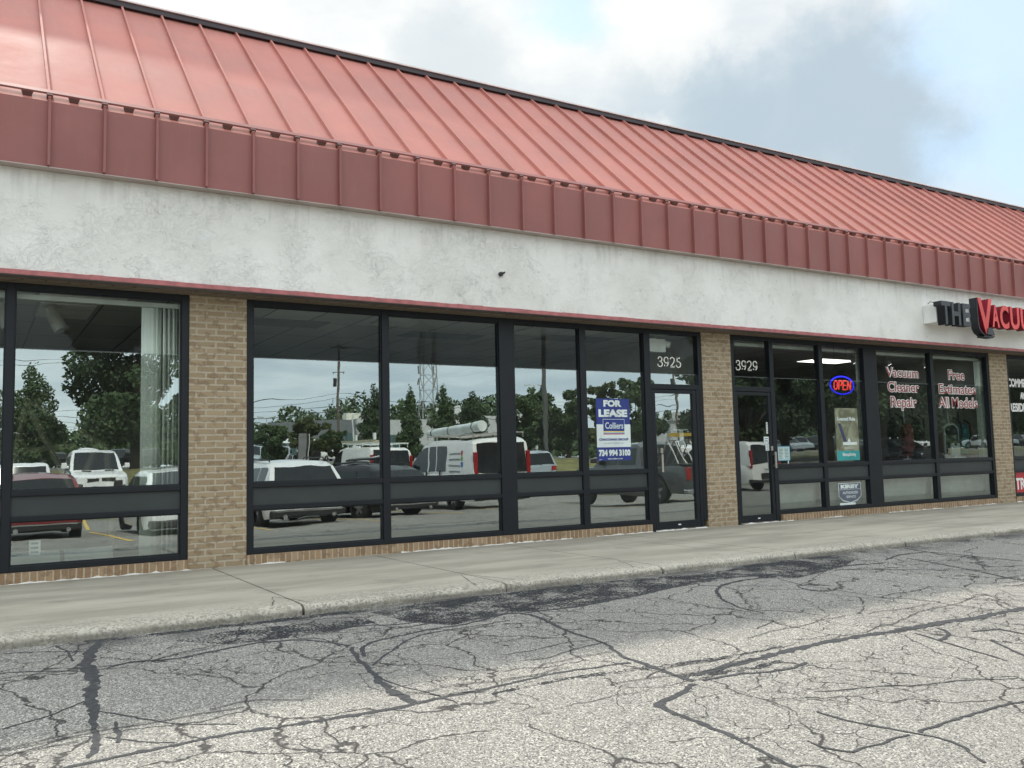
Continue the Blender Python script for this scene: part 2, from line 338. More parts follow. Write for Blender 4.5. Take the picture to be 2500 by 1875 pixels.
def m_asphalt():
    m, t, b = newmat('worn_asphalt'); p = wpos(t)
    s = nd(t, 'ShaderNodeSeparateXYZ'); t.links.new(p, s.inputs[0])
    vo = nd(t, 'ShaderNodeTexVoronoi', inp={'Scale': 125, 'Randomness': 1}); t.links.new(p, vo.inputs['Vector'])
    sep = nd(t, 'ShaderNodeSeparateColor'); t.links.new(vo.outputs['Color'], sep.inputs[0])
    vo2 = nd(t, 'ShaderNodeTexVoronoi', inp={'Scale': 210, 'Randomness': 1}); t.links.new(p, vo2.inputs['Vector'])
    sep2 = nd(t, 'ShaderNodeSeparateColor'); t.links.new(vo2.outputs['Color'], sep2.inputs[0])
    big = noise(t, p, .55, 5, .6); mid = noise(t, p, 3.2, 5, .6); fine = noise(t, p, 26, 3, .6)
    c = rgbmix(t, ramp(t, sep.outputs[0], .28, .58), (.085, .084, .082), (.255, .244, .22))
    c = rgbmix(t, ramp(t, sep2.outputs[0], .62, .80, 0, .8), c, (.40, .383, .34))
    c = rgbmix(t, ramp(t, sep.outputs[1], .84, .90, 0, .9), c, (.56, .54, .485))
    c = rgbmix(t, ramp(t, big, .35, .7, 0, .35), c, (.16, .155, .145))
    c = rgbmix(t, ramp(t, mid, .6, .8, 0, .3), c, (.40, .375, .33))
    c = rgbmix(t, ramp(t, fine, .6, .8, 0, .35), c, (.07, .068, .066))
    # fine crazing
    dsp = nd(t, 'ShaderNodeVectorMath', operation='ADD'); t.links.new(p, dsp.inputs[0])
    nv = nd(t, 'ShaderNodeTexNoise', inp={'Scale': 2.0, 'Detail': 4, 'Roughness': .6}); t.links.new(p, nv.inputs['Vector'])
    sv = nd(t, 'ShaderNodeVectorMath', operation='SCALE'); t.links.new(nv.outputs['Color'], sv.inputs[0]); sv.inputs['Scale'].default_value = .42; t.links.new(sv.outputs[0], dsp.inputs[1])
    cracks = None
    for scl, wd, lo in ((1.05, .0085, .30), (2.4, .0085, .44), (5.2, .012, .50)):
        ve = nd(t, 'ShaderNodeTexVoronoi', feature='DISTANCE_TO_EDGE', inp={'Scale': scl, 'Randomness': 1}); t.links.new(dsp.outputs[0], ve.inputs['Vector'])
        k = math2(t, 'MULTIPLY', ramp(t, ve.outputs['Distance'], wd*.35, wd*1.5, 1, 0), ramp(t, noise(t, p, .8 if scl < 2 else .6, 3), lo, lo+.08))
        cracks = k if cracks is None else math2(t, 'MAXIMUM', cracks, k)
    c = rgbmix(t, math2(t, 'MULTIPLY', cracks, .88), c, (.028, .027, .027))
    # tar-stained gutter beside the kerb
    gut = math2(t, 'MULTIPLY', ramp(t, s.outputs[1], -3.55, -3.1), ramp(t, noise(t, p, 1.6, 4, .6), .38, .62))
    c = rgbmix(t, math2(t, 'MULTIPLY', gut, .8), c, (.035, .036, .038))
    t.links.new(c, b.inputs['Base Color']); b.inputs['Roughness'].default_value = .88; b.inputs['Specular IOR Level'].default_value = .25
    h = math2(t, 'SUBTRACT', math2(t, 'ADD', math2(t, 'MULTIPLY', vo.outputs['Distance'], -.5), math2(t, 'MULTIPLY', fine, .5)), cracks)
    bump(t, b, h, .55, .012); return m
def m_concrete():
    m, t, b = newmat('sidewalk_concrete'); p = wpos(t)
    s = nd(t, 'ShaderNodeSeparateXYZ'); t.links.new(p, s.inputs[0])
    mp = nd(t, 'ShaderNodeMapping'); mp.inputs['Scale'].default_value = (.35, 1.4, 1); t.links.new(p, mp.inputs[0])
    big = noise(t, mp.outputs[0], 1.5, 6, .62); spk = noise(t, p, 95, 3, .7); mid = noise(t, p, 6, 5, .6)
    c = rgbmix(t, ramp(t, big, .3, .7), (.31, .283, .23), (.47, .432, .355))
    c = rgbmix(t, ramp(t, mid, .55, .75, 0, .3), c, (.42, .39, .325))
    c = rgbmix(t, ramp(t, spk, .55, .72, 0, .6), c, (.17, .155, .13))
    c = rgbmix(t, ramp(t, noise(t, p, 1.7, 5, .65), .56, .70, 0, .35), c, (.20, .185, .155))
    edge = math2(t, 'MULTIPLY', ramp(t, s.outputs[1], -2.45, -3.0), ramp(t, noise(t, p, 9, 5, .7), .3, .6))
    vo = nd(t, 'ShaderNodeTexVoronoi', inp={'Scale': 70, 'Randomness': 1}); t.links.new(p, vo.inputs['Vector'])
    sp = nd(t, 'ShaderNodeSeparateColor'); t.links.new(vo.outputs['Color'], sp.inputs[0])
    ag = rgbmix(t, ramp(t, sp.outputs[0], .25, .6), (.24, .22, .185), (.52, .485, .41))
    c = rgbmix(t, math2(t, 'MULTIPLY', edge, .75), c, ag)
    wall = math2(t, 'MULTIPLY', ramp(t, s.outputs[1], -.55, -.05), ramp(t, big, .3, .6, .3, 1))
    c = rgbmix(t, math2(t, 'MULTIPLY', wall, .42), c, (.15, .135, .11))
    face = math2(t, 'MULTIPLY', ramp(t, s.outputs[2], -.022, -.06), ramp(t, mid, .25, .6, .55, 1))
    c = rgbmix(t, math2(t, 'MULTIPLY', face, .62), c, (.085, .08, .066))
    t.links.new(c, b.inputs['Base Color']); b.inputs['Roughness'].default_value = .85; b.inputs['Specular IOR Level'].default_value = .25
    bump(t, b, math2(t, 'ADD', spk, math2(t, 'MULTIPLY', edge, math2(t, 'MULTIPLY', sp.outputs[0], 1.5))), .35, .008); return m
M['asphalt'] = m_asphalt(); M['concrete'] = m_concrete()
M['grass'] = plain('dry_lawn', (.16, .15, .05), .9, var=.45, vs=1.2)
M['road'] = plain('far_asphalt', (.16, .155, .145), .9, var=.2, vs=.4)
M['soil'] = plain('open_ground', (.12, .12, .07), .9, var=.3, vs=.05)
tag(sheet('ground', XS, [-3000, -1200, -400, -200, -100, -60, -46, -40, -36, -33, -29, -25, -20, -16, -12, -8, -3.05, 0, 30, 3000], M['soil'], -.03), kind='structure')
tag(sheet('parking_lot', [x for x in XS if -130 < x < 140], [-29, -25, -22, -20, -18, -16, -14, -12, -10, -8, -6, -4.5, -3.05], M['asphalt']), kind='structure')
tag(sheet('lawn', [x for x in XS if -130 < x < 140], [-46, -43, -40, -37, -36, -34.5, -33, -31, -29], M['grass'], .004), kind='structure')
tag(sheet('road', [x for x in XS if -700 < x < 700], [-110, -80, -60, -53, -46], M['road'], .004), kind='structure')
# sidewalk with a worn kerb edge: slabs split by joints
def sidewalk():
    js = [-12, -6.5, -3.6, .12, 2.22, 4.05, 5.85, 7.75, 9.7, 11.6, 13.5, 15.4, 17.3, 19.3, 22, 26, 32, 45, 60]
    mb = MB(); rg = np.random.default_rng(3)
    for a, b in zip(js[:-1], js[1:]):
        a2, b2 = a+.009, b-.009
        n = max(3, int((b-a)/.12))
        prof = [(-.004, .0), (-.3, .0), (-2.85, 0), (-3.0, -.004), (-3.045, -.018), (-3.06, -.045), (-3.062, -.16)]
        vs = []
        for i in range(n+1):
            x = a2 + (b2-a2)*i/n
            chip = 0
            for j, (y, z) in enumerate(prof):
                q = 0 if j < 3 else rg.normal(0, .007)
                z2 = z + (rg.normal(0, .0035) if 2 < j < 6 else 0)
                vs.append((x + (.0 if j < 2 else -.02*(1 if False else 0)), y+q, z2))
        k = len(prof)
        fs = [(i*k+j, (i*k+j+1), ((i+1)*k+j+1), (i+1)*k+j) for i in range(n) for j in range(k-1)]
        b0 = len(vs)
        ends = [tuple(range(k)), tuple(range(n*k+k-1, n*k-1, -1))]
        mb.add(vs, fs + ends)
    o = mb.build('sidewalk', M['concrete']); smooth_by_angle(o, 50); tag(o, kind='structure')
    MB().box(-12, 60, -3.0, -.01, -.2, -.022).build('joint_filler', plain('joint_dirt', (.05, .045, .035), .9), o)
sidewalk()

mb = MB(); rg = np.random.default_rng(9)
for pts in ([(2.14, -2.5), (2.09, -2.7), (2.0, -2.97)], [(2.15, -2.5), (2.22, -2.7), (2.30, -2.96)], [(3.98, -2.35), (3.9, -2.6), (3.78, -2.98)], [(4.06, -2.4), (4.15, -2.7), (4.2, -2.97)], [(5.80, -2.4), (5.7, -2.7), (5.55, -2.97)], [(7.2, -.3), (7.3, -1.2), (7.25, -2.1), (7.4, -2.9)], [(12.2, -.4), (12.1, -1.6), (12.3, -2.9)]):
    P2 = np.array(pts); d = np.r_[0, np.cumsum(np.hypot(*np.diff(P2, axis=0).T))]; n = max(8, int(d[-1]/.05)); q = np.linspace(0, d[-1], n); vs = []
    for i, (x, y) in enumerate(zip(np.interp(q, d, P2[:, 0])+rg.normal(0, .006, n), np.interp(q, d, P2[:, 1]))): w = rg.uniform(.002, .006); vs += [(x-w, y, .0015), (x+w, y, .0015)]
    mb.add(vs, [(2*i, 2*i+2, 2*i+3, 2*i+1) for i in range(n-1)])
tag(mb.build('sidewalk_cracks', plain('crack_dirt', (.075, .068, .055), .9)), kind='structure')
# ------------------------------------------------------------------ crack sealant on the asphalt
def m_tar(name, c, a0, a1):
    m, t, b = newmat(name); p = wpos(t); out = t.nodes['Material Output']
    n = noise(t, p, 30, 4, .65)
    t.links.new(rgbmix(t, ramp(t, n, .35, .7), tuple(q*.8 for q in c), tuple(q*1.25 for q in c)), b.inputs['Base Color'])
    b.inputs['Roughness'].default_value = .9; b.inputs['Specular IOR Level'].default_value = .15
    tr = nd(t, 'ShaderNodeBsdfTransparent'); mx = nd(t, 'ShaderNodeMixShader')
    t.links.new(ramp(t, math2(t, 'ADD', math2(t, 'MULTIPLY', noise(t, p, 55, 3, .7), .6), math2(t, 'MULTIPLY', noise(t, p, 5, 4), .4)), a0, a1), mx.inputs[0])
    t.links.new(tr.outputs[0], mx.inputs[1]); t.links.new(b.outputs[0], mx.inputs[2]); t.links.new(mx.outputs[0], out.inputs[0]); return m
M['tar'] = m_tar('crack_sealant', (.062, .063, .066), .36, .42); M['tarworn'] = m_tar('worn_tar_film', (.04, .042, .046), .46, .54)
TR = {
'A':([(.80,-3.08),(.76,-3.2),(.68,-3.45),(.64,-3.95),(.59,-4.47),(.55,-4.78),(.53,-5.17),(.49,-5.43),(.43,-5.53)],[.02,.05,.085,.085,.075,.045,.03,.04,.02]),
'B':([(.0,-3.15),(.18,-3.19),(.38,-3.23),(.67,-3.41)],.018),'C':([(-.2,-3.65),(.17,-3.7),(.35,-3.78),(.61,-3.92)],.02),
'D':([(.7,-3.93),(.86,-3.84),(1.12,-3.93),(1.38,-3.83),(1.65,-3.78),(1.92,-3.83),(2.05,-4.0),(2.18,-4.21)],[.02,.03,.035,.04,.035,.03,.025,.03]),
'F':([(2.04,-3.44),(1.91,-3.79),(2.09,-3.86),(2.12,-4.16)],.016),'G':([(1.97,-3.66),(2.23,-3.65),(2.52,-3.66),(2.75,-3.81),(3.06,-3.72)],.022),
'H':([(2.18,-4.21),(2.11,-4.51),(2.04,-4.84),(2.0,-5.11),(2.0,-5.56)],[.03,.03,.035,.05,.06]),
'I':([(2.14,-4.5),(2.2,-4.28),(2.36,-4.15),(2.71,-4.05),(3.09,-4.03),(3.61,-3.87)],.032),'J':([(2.08,-4.75),(2.24,-4.59),(2.47,-4.31),(2.72,-4.15),(3.48,-4.09)],.018),
'K':([(-.6,-5.62),(.0,-5.6),(.41,-5.58),(.8,-5.52),(1.07,-5.51),(1.51,-5.55),(2.0,-5.56),(2.62,-5.5),(3.02,-5.47),(3.47,-5.51)],[.03,.03,.03,.028,.032,.04,.036,.026,.024,.028]),
'L1':([(.58,-4.79),(.74,-5.03),(.91,-5.26),(1.15,-5.41)],.012),'L2':([(.55,-5.26),(.68,-5.41),(.81,-5.5)],.012),'L3':([(.63,-5.04),(.64,-5.24),(.61,-5.37)],.022),
'L4':([(2.0,-4.94),(2.04,-5.18),(2.14,-5.41),(2.2,-5.69)],.012),'E1':([(.49,-3.11),(.57,-3.38),(.56,-3.65)],.016),'E2':([(.15,-4.89),(.35,-4.78),(.56,-4.55)],.013),
'M':([(3.0,-3.9),(3.61,-3.87),(3.7,-3.93),(3.69,-4.18),(3.62,-4.64),(3.62,-5.04),(3.53,-5.35),(3.5,-5.65),(3.48,-6.07)],[.02,.03,.035,.03,.026,.026,.034,.034,.04]),
'N':([(3.48,-6.07),(3.31,-6.15),(3.03,-6.24),(3.02,-6.39),(3.0,-6.73),(2.98,-6.97),(2.95,-7.3)],[.04,.036,.05,.034,.032,.028,.03]),
'O':([(3.57,-5.94),(3.95,-5.88),(4.39,-5.83),(4.95,-5.82),(5.48,-5.83),(5.92,-5.85),(6.42,-5.9),(7.12,-5.88),(9,-5.9)],[.05,.06,.07,.06,.075,.085,.075,.07,.07]),
'P':([(3.7,-3.93),(4.12,-3.93),(4.78,-3.83),(5.45,-3.66),(6.03,-3.51),(6.4,-3.59),(6.79,-3.68)],[.03,.03,.04,.05,.045,.05,.05]),
'Q':([(6.68,-3.78),(6.25,-3.74),(5.8,-3.89),(5.56,-4.08),(5.36,-4.39),(5.24,-4.72),(5.26,-4.94)],[.04,.04,.035,.03,.024,.016,.01]),
'R':([(6.59,-3.8),(6.5,-4.21),(6.52,-4.57),(6.56,-5.12)],.011),'S1':([(8.46,-3.66),(9.0,-3.48),(9.44,-3.53),(9.61,-4.52)],.03),'S2':([(8.8,-3.67),(8.58,-4.6),(8.36,-5.2)],.026),
'S3':([(9.54,-3.11),(9.37,-3.72),(9.46,-4.32)],.025),'T':([(7.21,-3.61),(7.88,-4.05),(8.98,-4.86)],.014),'U':([(6.79,-3.68),(7.62,-3.7),(8.33,-3.78)],.035),
'V':([(4.37,-6.08),(4.19,-6.15),(3.98,-6.11),(3.8,-6.03),(3.52,-6.02)],.025),
'X':([(3.64,-6.73),(3.63,-6.94),(3.76,-7.21),(3.81,-7.39),(3.67,-7.63)],.018),'Y':([(3.76,-7.21),(3.46,-7.21),(3.26,-7.21),(3.24,-7.06),(3.28,-6.99)],.016),'Y2':([(3.76,-7.21),(4.09,-7.19),(4.49,-7.18),(4.9,-7.24)],.018),
'Z1':([(5.59,-5.95),(5.53,-6.19),(5.48,-6.46),(5.39,-6.74)],.022),'Z2':([(5.53,-6.19),(5.76,-6.1),(5.9,-5.93)],.03),'Z3':([(5.98,-6.16),(6.22,-6.22),(6.2,-6.38)],.03),'Z4':([(5.86,-6.33),(5.67,-6.58),(5.57,-6.72)],.022),
'Z5':([(5.11,-6.97),(4.83,-6.85),(4.4,-6.72),(3.89,-6.52)],.011)}
def ribbon(mb, pts, w, rg, dz):
    ws = [q*.95 for q in (w if isinstance(w, list) else [w]*len(pts))]
    P2 = np.array(pts); d = np.r_[0, np.cumsum(np.hypot(*np.diff(P2, axis=0).T))]
    n = max(6, int(d[-1]/.035)); s = np.linspace(0, d[-1], n)
    x = np.interp(s, d, P2[:, 0]); y = np.interp(s, d, P2[:, 1]); ww = np.interp(s, d, ws)
    k = np.ones(5)/5
    if n > 12:
        xs, ys = np.convolve(np.r_[[x[0]]*2, x, [x[-1]]*2], k, 'valid'), np.convolve(np.r_[[y[0]]*2, y, [y[-1]]*2], k, 'valid'); x, y = xs, ys
    jx = np.convolve(rg.normal(0, .028, n+8), np.ones(9)/9, 'valid')[:n]; x = x+jx; y = y+np.convolve(rg.normal(0, .028, n+8), np.ones(9)/9, 'valid')[:n]
    tx, ty = np.gradient(x), np.gradient(y); l = np.hypot(tx, ty)+1e-9; nx, ny = -ty/l, tx/l
    vs = []; 
    for i in range(n):
        a = ww[i]*.5*(1+rg.normal(0, .3)); b = ww[i]*.5*(1+rg.normal(0, .3))
        a, b = max(a, .003), max(b, .003)
        y0, y1 = min(-3.07, y[i]+ny[i]*a), min(-3.07, y[i]-ny[i]*b)
        vs += [(x[i]+nx[i]*a, y0, zg(0, y0)+dz), (x[i]-nx[i]*b, y1, zg(0, y1)+dz)]
    mb.add(vs, [(2*i, 2*i+1, 2*i+3, 2*i+2) for i in range(n-1)])
rg = np.random.default_rng(11); mb = MB()
for i, (k, (p, w)) in enumerate(TR.items()): ribbon(mb, p, w, rg, .0015+.00006*i)
# thin companion cracks beside the long joints
for i in range(34):
    x0 = rg.uniform(-.5, 8.5); y0 = rg.choice([-5.5, -5.85, -4.0, -5.2])+rg.normal(0, .12); ln = rg.uniform(.3, 1.3); pts = [(x0, y0)]
    for j in range(5): pts.append((pts[-1][0]+ln/5, pts[-1][1]+rg.normal(.01, .05)))
    ribbon(mb, pts, .009, rg, .004+.00006*i)
tag(mb.build('crack_sealant', M['tar']), kind='structure')
mb = MB()
for poly in ([(2.7,-3.25),(3.0,-3.15),(3.7,-3.1),(4.52,-3.1),(5.2,-3.1),(5.9,-3.2),(6.34,-3.35),(6.38,-3.61),(5.45,-3.70),(4.5,-3.9),(4.04,-3.92),(3.6,-3.85),(3.02,-4.0),(2.8,-3.7)],
             [(6.3,-3.3),(6.9,-3.12),(7.6,-3.09),(8.32,-3.12),(8.38,-3.4),(7.72,-3.72),(6.76,-3.95),(6.5,-3.8)],
             [(1.2,-3.4),(1.6,-3.3),(2.1,-3.35),(2.5,-3.3),(2.6,-3.6),(2.1,-3.75),(1.5,-3.72)], [(.72,-3.09),(1.4,-3.08),(2.4,-3.08),(2.9,-3.09),(2.7,-3.2),(1.6,-3.17),(.9,-3.18)]):
    n = len(poly); mb.add([(x, y, zg(0, y)+.001) for x, y in poly], [tuple(range(n))[::-1]])
for p, w in (([(2.4,-5.62),(3.0,-5.6),(3.45,-5.68),(4.0,-5.75),(4.6,-5.72)], [.02,.05,.08,.06,.02]), ([(3.5,-5.9),(3.9,-6.0),(4.3,-5.97)], [.05,.09,.03])):
    ribbon(mb, p, w, rg, .0012)
tag(mb.build('tar_stain', M['tarworn']), kind='structure')

# ------------------------------------------------------------------ text and lettering
def text_mesh(body, size, mat, parent=None, name='lettering', loc=(0,0,0), align='CENTER', sx=1, bold=0, depth=.002, shear=0, space=1, rows=1):
    c = bpy.data.curves.new(name, 'FONT'); c.body = body; c.size = size; c.align_x = align; c.align_y = 'CENTER'
    c.extrude = depth; c.offset = bold; c.shear = shear; c.space_character = space; c.space_line = rows; c.resolution_u = 4
    o = bpy.data.objects.new('tmp', c); COL.objects.link(o)
    dg = bpy.context.evaluated_depsgraph_get(); dg.update()
    me = bpy.data.meshes.new_from_object(o.evaluated_get(dg)); COL.objects.unlink(o); bpy.data.objects.remove(o)
    me.name = name; me.materials.clear(); me.materials.append(mat)
    for v in me.vertices: v.co = (v.co.x*sx, -v.co.z, v.co.y)     # upright, facing -y
    r = bpy.data.objects.new(name, me); COL.objects.link(r); r.location = loc
    if parent: r.parent = parent
    return r
def fit_text(o, x0, x1, z0, z1):
    """stretch a lettering mesh so that it fills the given rectangle"""
    vs = [v.co for v in o.data.vertices]; a, b = min(v.x for v in vs), max(v.x for v in vs); c, d = min(v.z for v in vs), max(v.z for v in vs)
    for v in o.data.vertices: v.co.x = x0+(v.co.x-a)/(b-a)*(x1-x0)-o.location.x; v.co.z = z0+(v.co.z-c)/(d-c)*(z1-z0)-o.location.z
    return o
def arc(cx, cz, rx, rz, a0, a1, n=20): return [(cx+rx*math.cos(R(a0+(a1-a0)*i/n)), cz+rz*math.sin(R(a0+(a1-a0)*i/n))) for i in range(n+1)]
def stroke(mb, pts, ox, oz, s, y, thick, thin, d=.003):
    """a serif numeral's stroke: heavy where it runs upright, fine where it runs level"""
    n = len(pts)
    L1, L2 = [], []
    for i in range(n):
        a, b = pts[max(0, i-1)], pts[min(n-1, i+1)]
        dx, dz = b[0]-a[0], b[1]-a[1]; l = math.hypot(dx, dz)+1e-9; dx /= l; dz /= l
        w = (thin+(thick-thin)*abs(dz)**1.3)*.5
        L1.append((pts[i][0]-dz*w, pts[i][1]+dx*w)); L2.append((pts[i][0]+dz*w, pts[i][1]-dx*w))
    vs = [(ox+p[0]*s, y, oz+p[1]*s) for p in L1+L2]+[(ox+p[0]*s, y+d, oz+p[1]*s) for p in L1+L2]
    fs = []
    for i in range(n-1): fs += [(i, i+1, n+i+1, n+i), (i, 2*n+i, 2*n+i+1, i+1), (n+i, n+i+1, 3*n+i+1, 3*n+i)]
    mb.add(vs, fs)
DIG = {
 '3': [arc(.30,.76,.20,.21,160,-60), arc(.28,.29,.25,.26,75,-165), [(.22,.55),(.34,.55)]],
 '9': [arc(.30,.68,.22,.29,0,360,28), arc(.16,.55,.36,.52,25,-62)],
 '2': [arc(.28,.73,.22,.24,170,0,14)+[(.50,.68),(.44,.5),(.28,.28),(.10,.10)], [(.06,.06),(.2,.09),(.40,.06),(.52,.12)], [(.06,.03),(.52,.03)]],
 '5': [[(.16,.96),(.16,.55)], [(.14,.93),(.30,.92),(.48,.95)], arc(.27,.30,.25,.28,120,-150)],
}
def numerals(s, x0, x1, z0, h, y, mat, parent, name='house_number'):
    mb = MB(); w = (x1-x0)/len(s)
    for i, ch in enumerate(s):
        for st in DIG[ch]: stroke(mb, [(p[0]*w/.62/h*.95, p[1]) for p in st], x0+i*w, z0, h, y, .125, .085)
        if ch in '359': 
            bx, bz = {'3': (.12, .80), '5': (.06, .20), '9': (.10, .16)}[ch]
            mb.cyl((x0+i*w+bx*w/.62, y, z0+bz*h), (x0+i*w+bx*w/.62, y+.003, z0+bz*h), .075*h, n=12)
            if ch == '3': mb.cyl((x0+i*w+.07*w/.62, y, z0+.22*h), (x0+i*w+.07*w/.62, y+.003, z0+.22*h), .075*h, n=12)
    return mb.build(name, mat, parent)

# ------------------------------------------------------------------ the shop building
BLD = empty('strip_mall', label='long strip mall with faded red metal mansard roof, white stucco band and tan brick piers', cat='building')
X0, X1 = -7.0, 34.0
def build_shell():
    SX0, DX = .5644, .4902
    # roof slope with standing seams (pattern of the roof's own sheet)
    a = np.array([-.459, 4.649]); b = np.array([2.312, 7.125]); t = (b-a)/np.linalg.norm(b-a); n = np.array([-t[1], t[0]])
    mb = MB()
    rg = np.random.default_rng(5); ks = range(int((X0-SX0)/DX), int((X1-SX0)/DX)+1)
    for k in ks:                                             # each pan is very slightly dished, as rolled sheet is
        xa, xb = SX0+k*DX, SX0+(k+1)*DX; ph = rg.uniform(0, 6)
        nx, ns = 6, 14; vs = []
        for j in range(ns+1):
            for i in range(nx+1):
                u, v = i/nx, j/ns; p = a+(b-a)*v + n*(.002*math.sin(math.pi*u)*math.sin(v*7+ph))
                vs.append((xa+(xb-xa)*u, p[0], p[1]))
        mb.add(vs, [(j*(nx+1)+i, j*(nx+1)+i+1, (j+1)*(nx+1)+i+1, (j+1)*(nx+1)+i) for j in range(ns) for i in range(nx)])
    for k in ks:
        x = SX0+k*DX; w = .012; h = .045
        pts = []
        for s in (-.0, np.linalg.norm(b-a)):
            for (dx, o) in ((-w, .0), (-w, h), (w, h), (w, 0)):
                p = a+t*s+n*o; pts.append((x+dx, p[0], p[1]))
        mb.add(pts, [(0,1,5,4),(1,2,6,5),(2,3,7,6),(0,3,2,1),(4,5,6,7)])
    roof = mb.build('roof', M['roof'], BLD); smooth_by_angle(roof, 25)
    # coping along the top
    MB().box(X0, X1, 2.235, 2.75, 7.115, 7.186).build('ridge_cap', M['cap'], roof)
    MB().box(X0, X1, 2.212, 2.76, 7.186, 7.208).build('cap_lip', M['caplip'], roof)
    # snow rail on clamps above the eave
    c = a+t*.10+n*.055
    q = [c+t*.037+n*.010, c+t*.037-n*.010, c-t*.037-n*.010, c-t*.037+n*.010]
    mb = MB(); mb.add([(X0, *p) for p in q]+[(X1, *p) for p in q], [(0,1,5,4),(1,2,6,5),(2,3,7,6),(3,0,4,7)]); mb.build('snow_rail', M['fascia'], roof)
    for k in range(-2, 48):
        xm = SX0+(k+rg.uniform(.35, .62))*DX; w0, w1 = .052, .038
        mb = MB(); vs = []
        for o, w in ((.046, w0), (.0, w1)):
            for s in (.055, .125):
                for dx in (-w, w): p = a+t*s+n*o; vs.append((xm+dx, p[0], p[1]))
        mb.add(vs, [(0,1,3,2),(4,6,7,5),(0,4,5,1),(2,3,7,6),(0,2,6,4),(1,5,7,3)]); mb.build('rail_bracket', M['bracket'], roof)
        x = SX0+k*DX; mb = MB()
        for s0, s1, o0, o1 in ((.02, .055, .035, .062), (.05, .075, .0, .05)):
            vs = []
            for s in (s0, s1):
                for o in (o0, o1):
                    for dx in (-.026, .026): p = a+t*s+n*o; vs.append((x+dx, p[0], p[1]))
            mb.add(vs, [(0,1,3,2),(4,6,7,5),(0,4,5,1),(2,3,7,6),(0,2,6,4),(1,5,7,3)])
        mb.build('seam_clamp', M['bracket'], roof)
    # fascia with ribs
    mb = MB()
    for k in ks:
        xa, xb = SX0+k*DX, SX0+(k+1)*DX; nx, nz = 6, 6; bl = rg.normal(0, .005); vs = []
        for j in range(nz+1):
            for i in range(nx+1):
                u, v = i/nx, j/nz; vs.append((xa+DX*u, -.45-.009*v-bl*math.sin(math.pi*u)*math.sin(math.pi*v), 4.002+.647*v))
        mb.add(vs, [(j*(nx+1)+i, j*(nx+1)+i+1, (j+1)*(nx+1)+i+1, (j+1)*(nx+1)+i) for j in range(nz) for i in range(nx)])
    for k in ks: x = SX0+k*DX; mb.box(x-.012, x+.012, -.502, -.45, 4.006, 4.66)
    fa = mb.build('fascia', M['fascia'], BLD); smooth_by_angle(fa, 25)
    MB().box(X0, X1, -.462, -.332, 3.992, 4.001).build('drip_edge', plain('drip_edge_metal', (.40, .33, .30), .5), fa)
    # stucco band with its hook, red trim, soffit
    MB().box(X0, X1, -.33, -.02, 3.0, 3.991).build('stucco_band', M['stucco'], BLD)
    mb = MB().cyl((5.69, -.33, 3.43), (5.69, -.36, 3.43), .03, n=8).cyl((5.66, -.352, 3.412), (5.735, -.37, 3.452), .013, n=6)
    mb.build('wall_hook', M['blackplastic'], BLD)
    mb = MB(); n2 = 340; rg2 = np.random.default_rng(8)       # slightly ragged top where the stucco was trowelled over it
    for i in range(n2):
        xa, xb = X0+(X1-X0)*i/n2, X0+(X1-X0)*(i+1)/n2; mb.box(xa, xb, -.345, -.29, 2.952, 3.0+rg2.uniform(-.004, .003))
    mb.build('red_trim', M['trim'], BLD)
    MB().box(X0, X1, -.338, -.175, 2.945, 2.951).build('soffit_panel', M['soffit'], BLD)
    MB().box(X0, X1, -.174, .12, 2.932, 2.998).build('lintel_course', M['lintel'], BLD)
    MB().box(X0, X1, -.02, .3, 2.999, 3.99).build('wall_backing', M['soffit'], BLD)
    # flat roof behind the mansard, rear wall and side walls, party walls
    wm = plain('interior_paint', (.42, .41, .38), .8)
    MB().box(X0, X1, 2.4, 18, 4.3, 4.5).build('flat_roof', M['soffit'], BLD)
    MB().box(X0, X1, 2.34, 2.6, 4.5, 7.10).build('mansard_frame', M['soffit'], BLD)
    for x in (-6.8, 2.27, 9.70, 17.30, 25, 33.8): MB().box(x-.07, x+.07, .13, 12, .0, 2.99).build('party_wall', wm, BLD)
    MB().box(X0, X1, 12, 12.2, 0, 4.3).build('rear_wall', wm, BLD)
    MB().box(X0, X1, .12, 12, -.03, .012).build('shop_floor', plain('grey_carpet', (.10, .095, .085), .9, vs=6), BLD)
    # ceiling: tiles in a tee grid, a few tiles darker
    m, t2, b2 = newmat('ceiling_tiles'); p = wpos(t2); s = nd(t2, 'ShaderNodeSeparateXYZ'); t2.links.new(p, s.inputs[0]); cm = nd(t2, 'ShaderNodeCombineXYZ')
    t2.links.new(s.outputs[0], cm.inputs[1]); t2.links.new(s.outputs[1], cm.inputs[0])
    br = nd(t2, 'ShaderNodeTexBrick', offset=0, inp={'Scale': 1, 'Mortar Size': .012, 'Mortar Smooth': .1, 'Brick Width': 1.22, 'Row Height': .61, 'Bias': -.5, 'Color1': (.50, .50, .475, 1), 'Color2': (.27, .27, .26, 1), 'Mortar': (.15, .15, .145, 1)})
    t2.links.new(cm.outputs[0], br.inputs['Vector']); t2.links.new(br.outputs['Color'], b2.inputs['Base Color']); b2.inputs['Roughness'].default_value = .9
    MB().box(X0, X1, .12, 12, 2.915, 2.93).build('ceiling', m, BLD)
    dk = plain('stained_ceiling_tile', (.17, .17, .165), .9)
    for x, y in ((3.35, 1.35), (5.85, 1.65), (7.9, 1.2)): MB().box(x-.60, x+.60, y-.29, y+.29, 2.908, 2.914).build('ceiling_tile', dk, BLD)
build_shell()
PIER = [(1.970, 2.579), (9.399, 10.002), (17.0, 17.604), (25.0, 25.6)]
for a, b in PIER:
    MB().box(a, b, -.012, .13, -.02, 2.931).build('brick_pier', M['brick'], BLD)
FT, FB = 2.94, .111          # frame top and bottom
BARS = [(.837, .893), (.592, .642)]
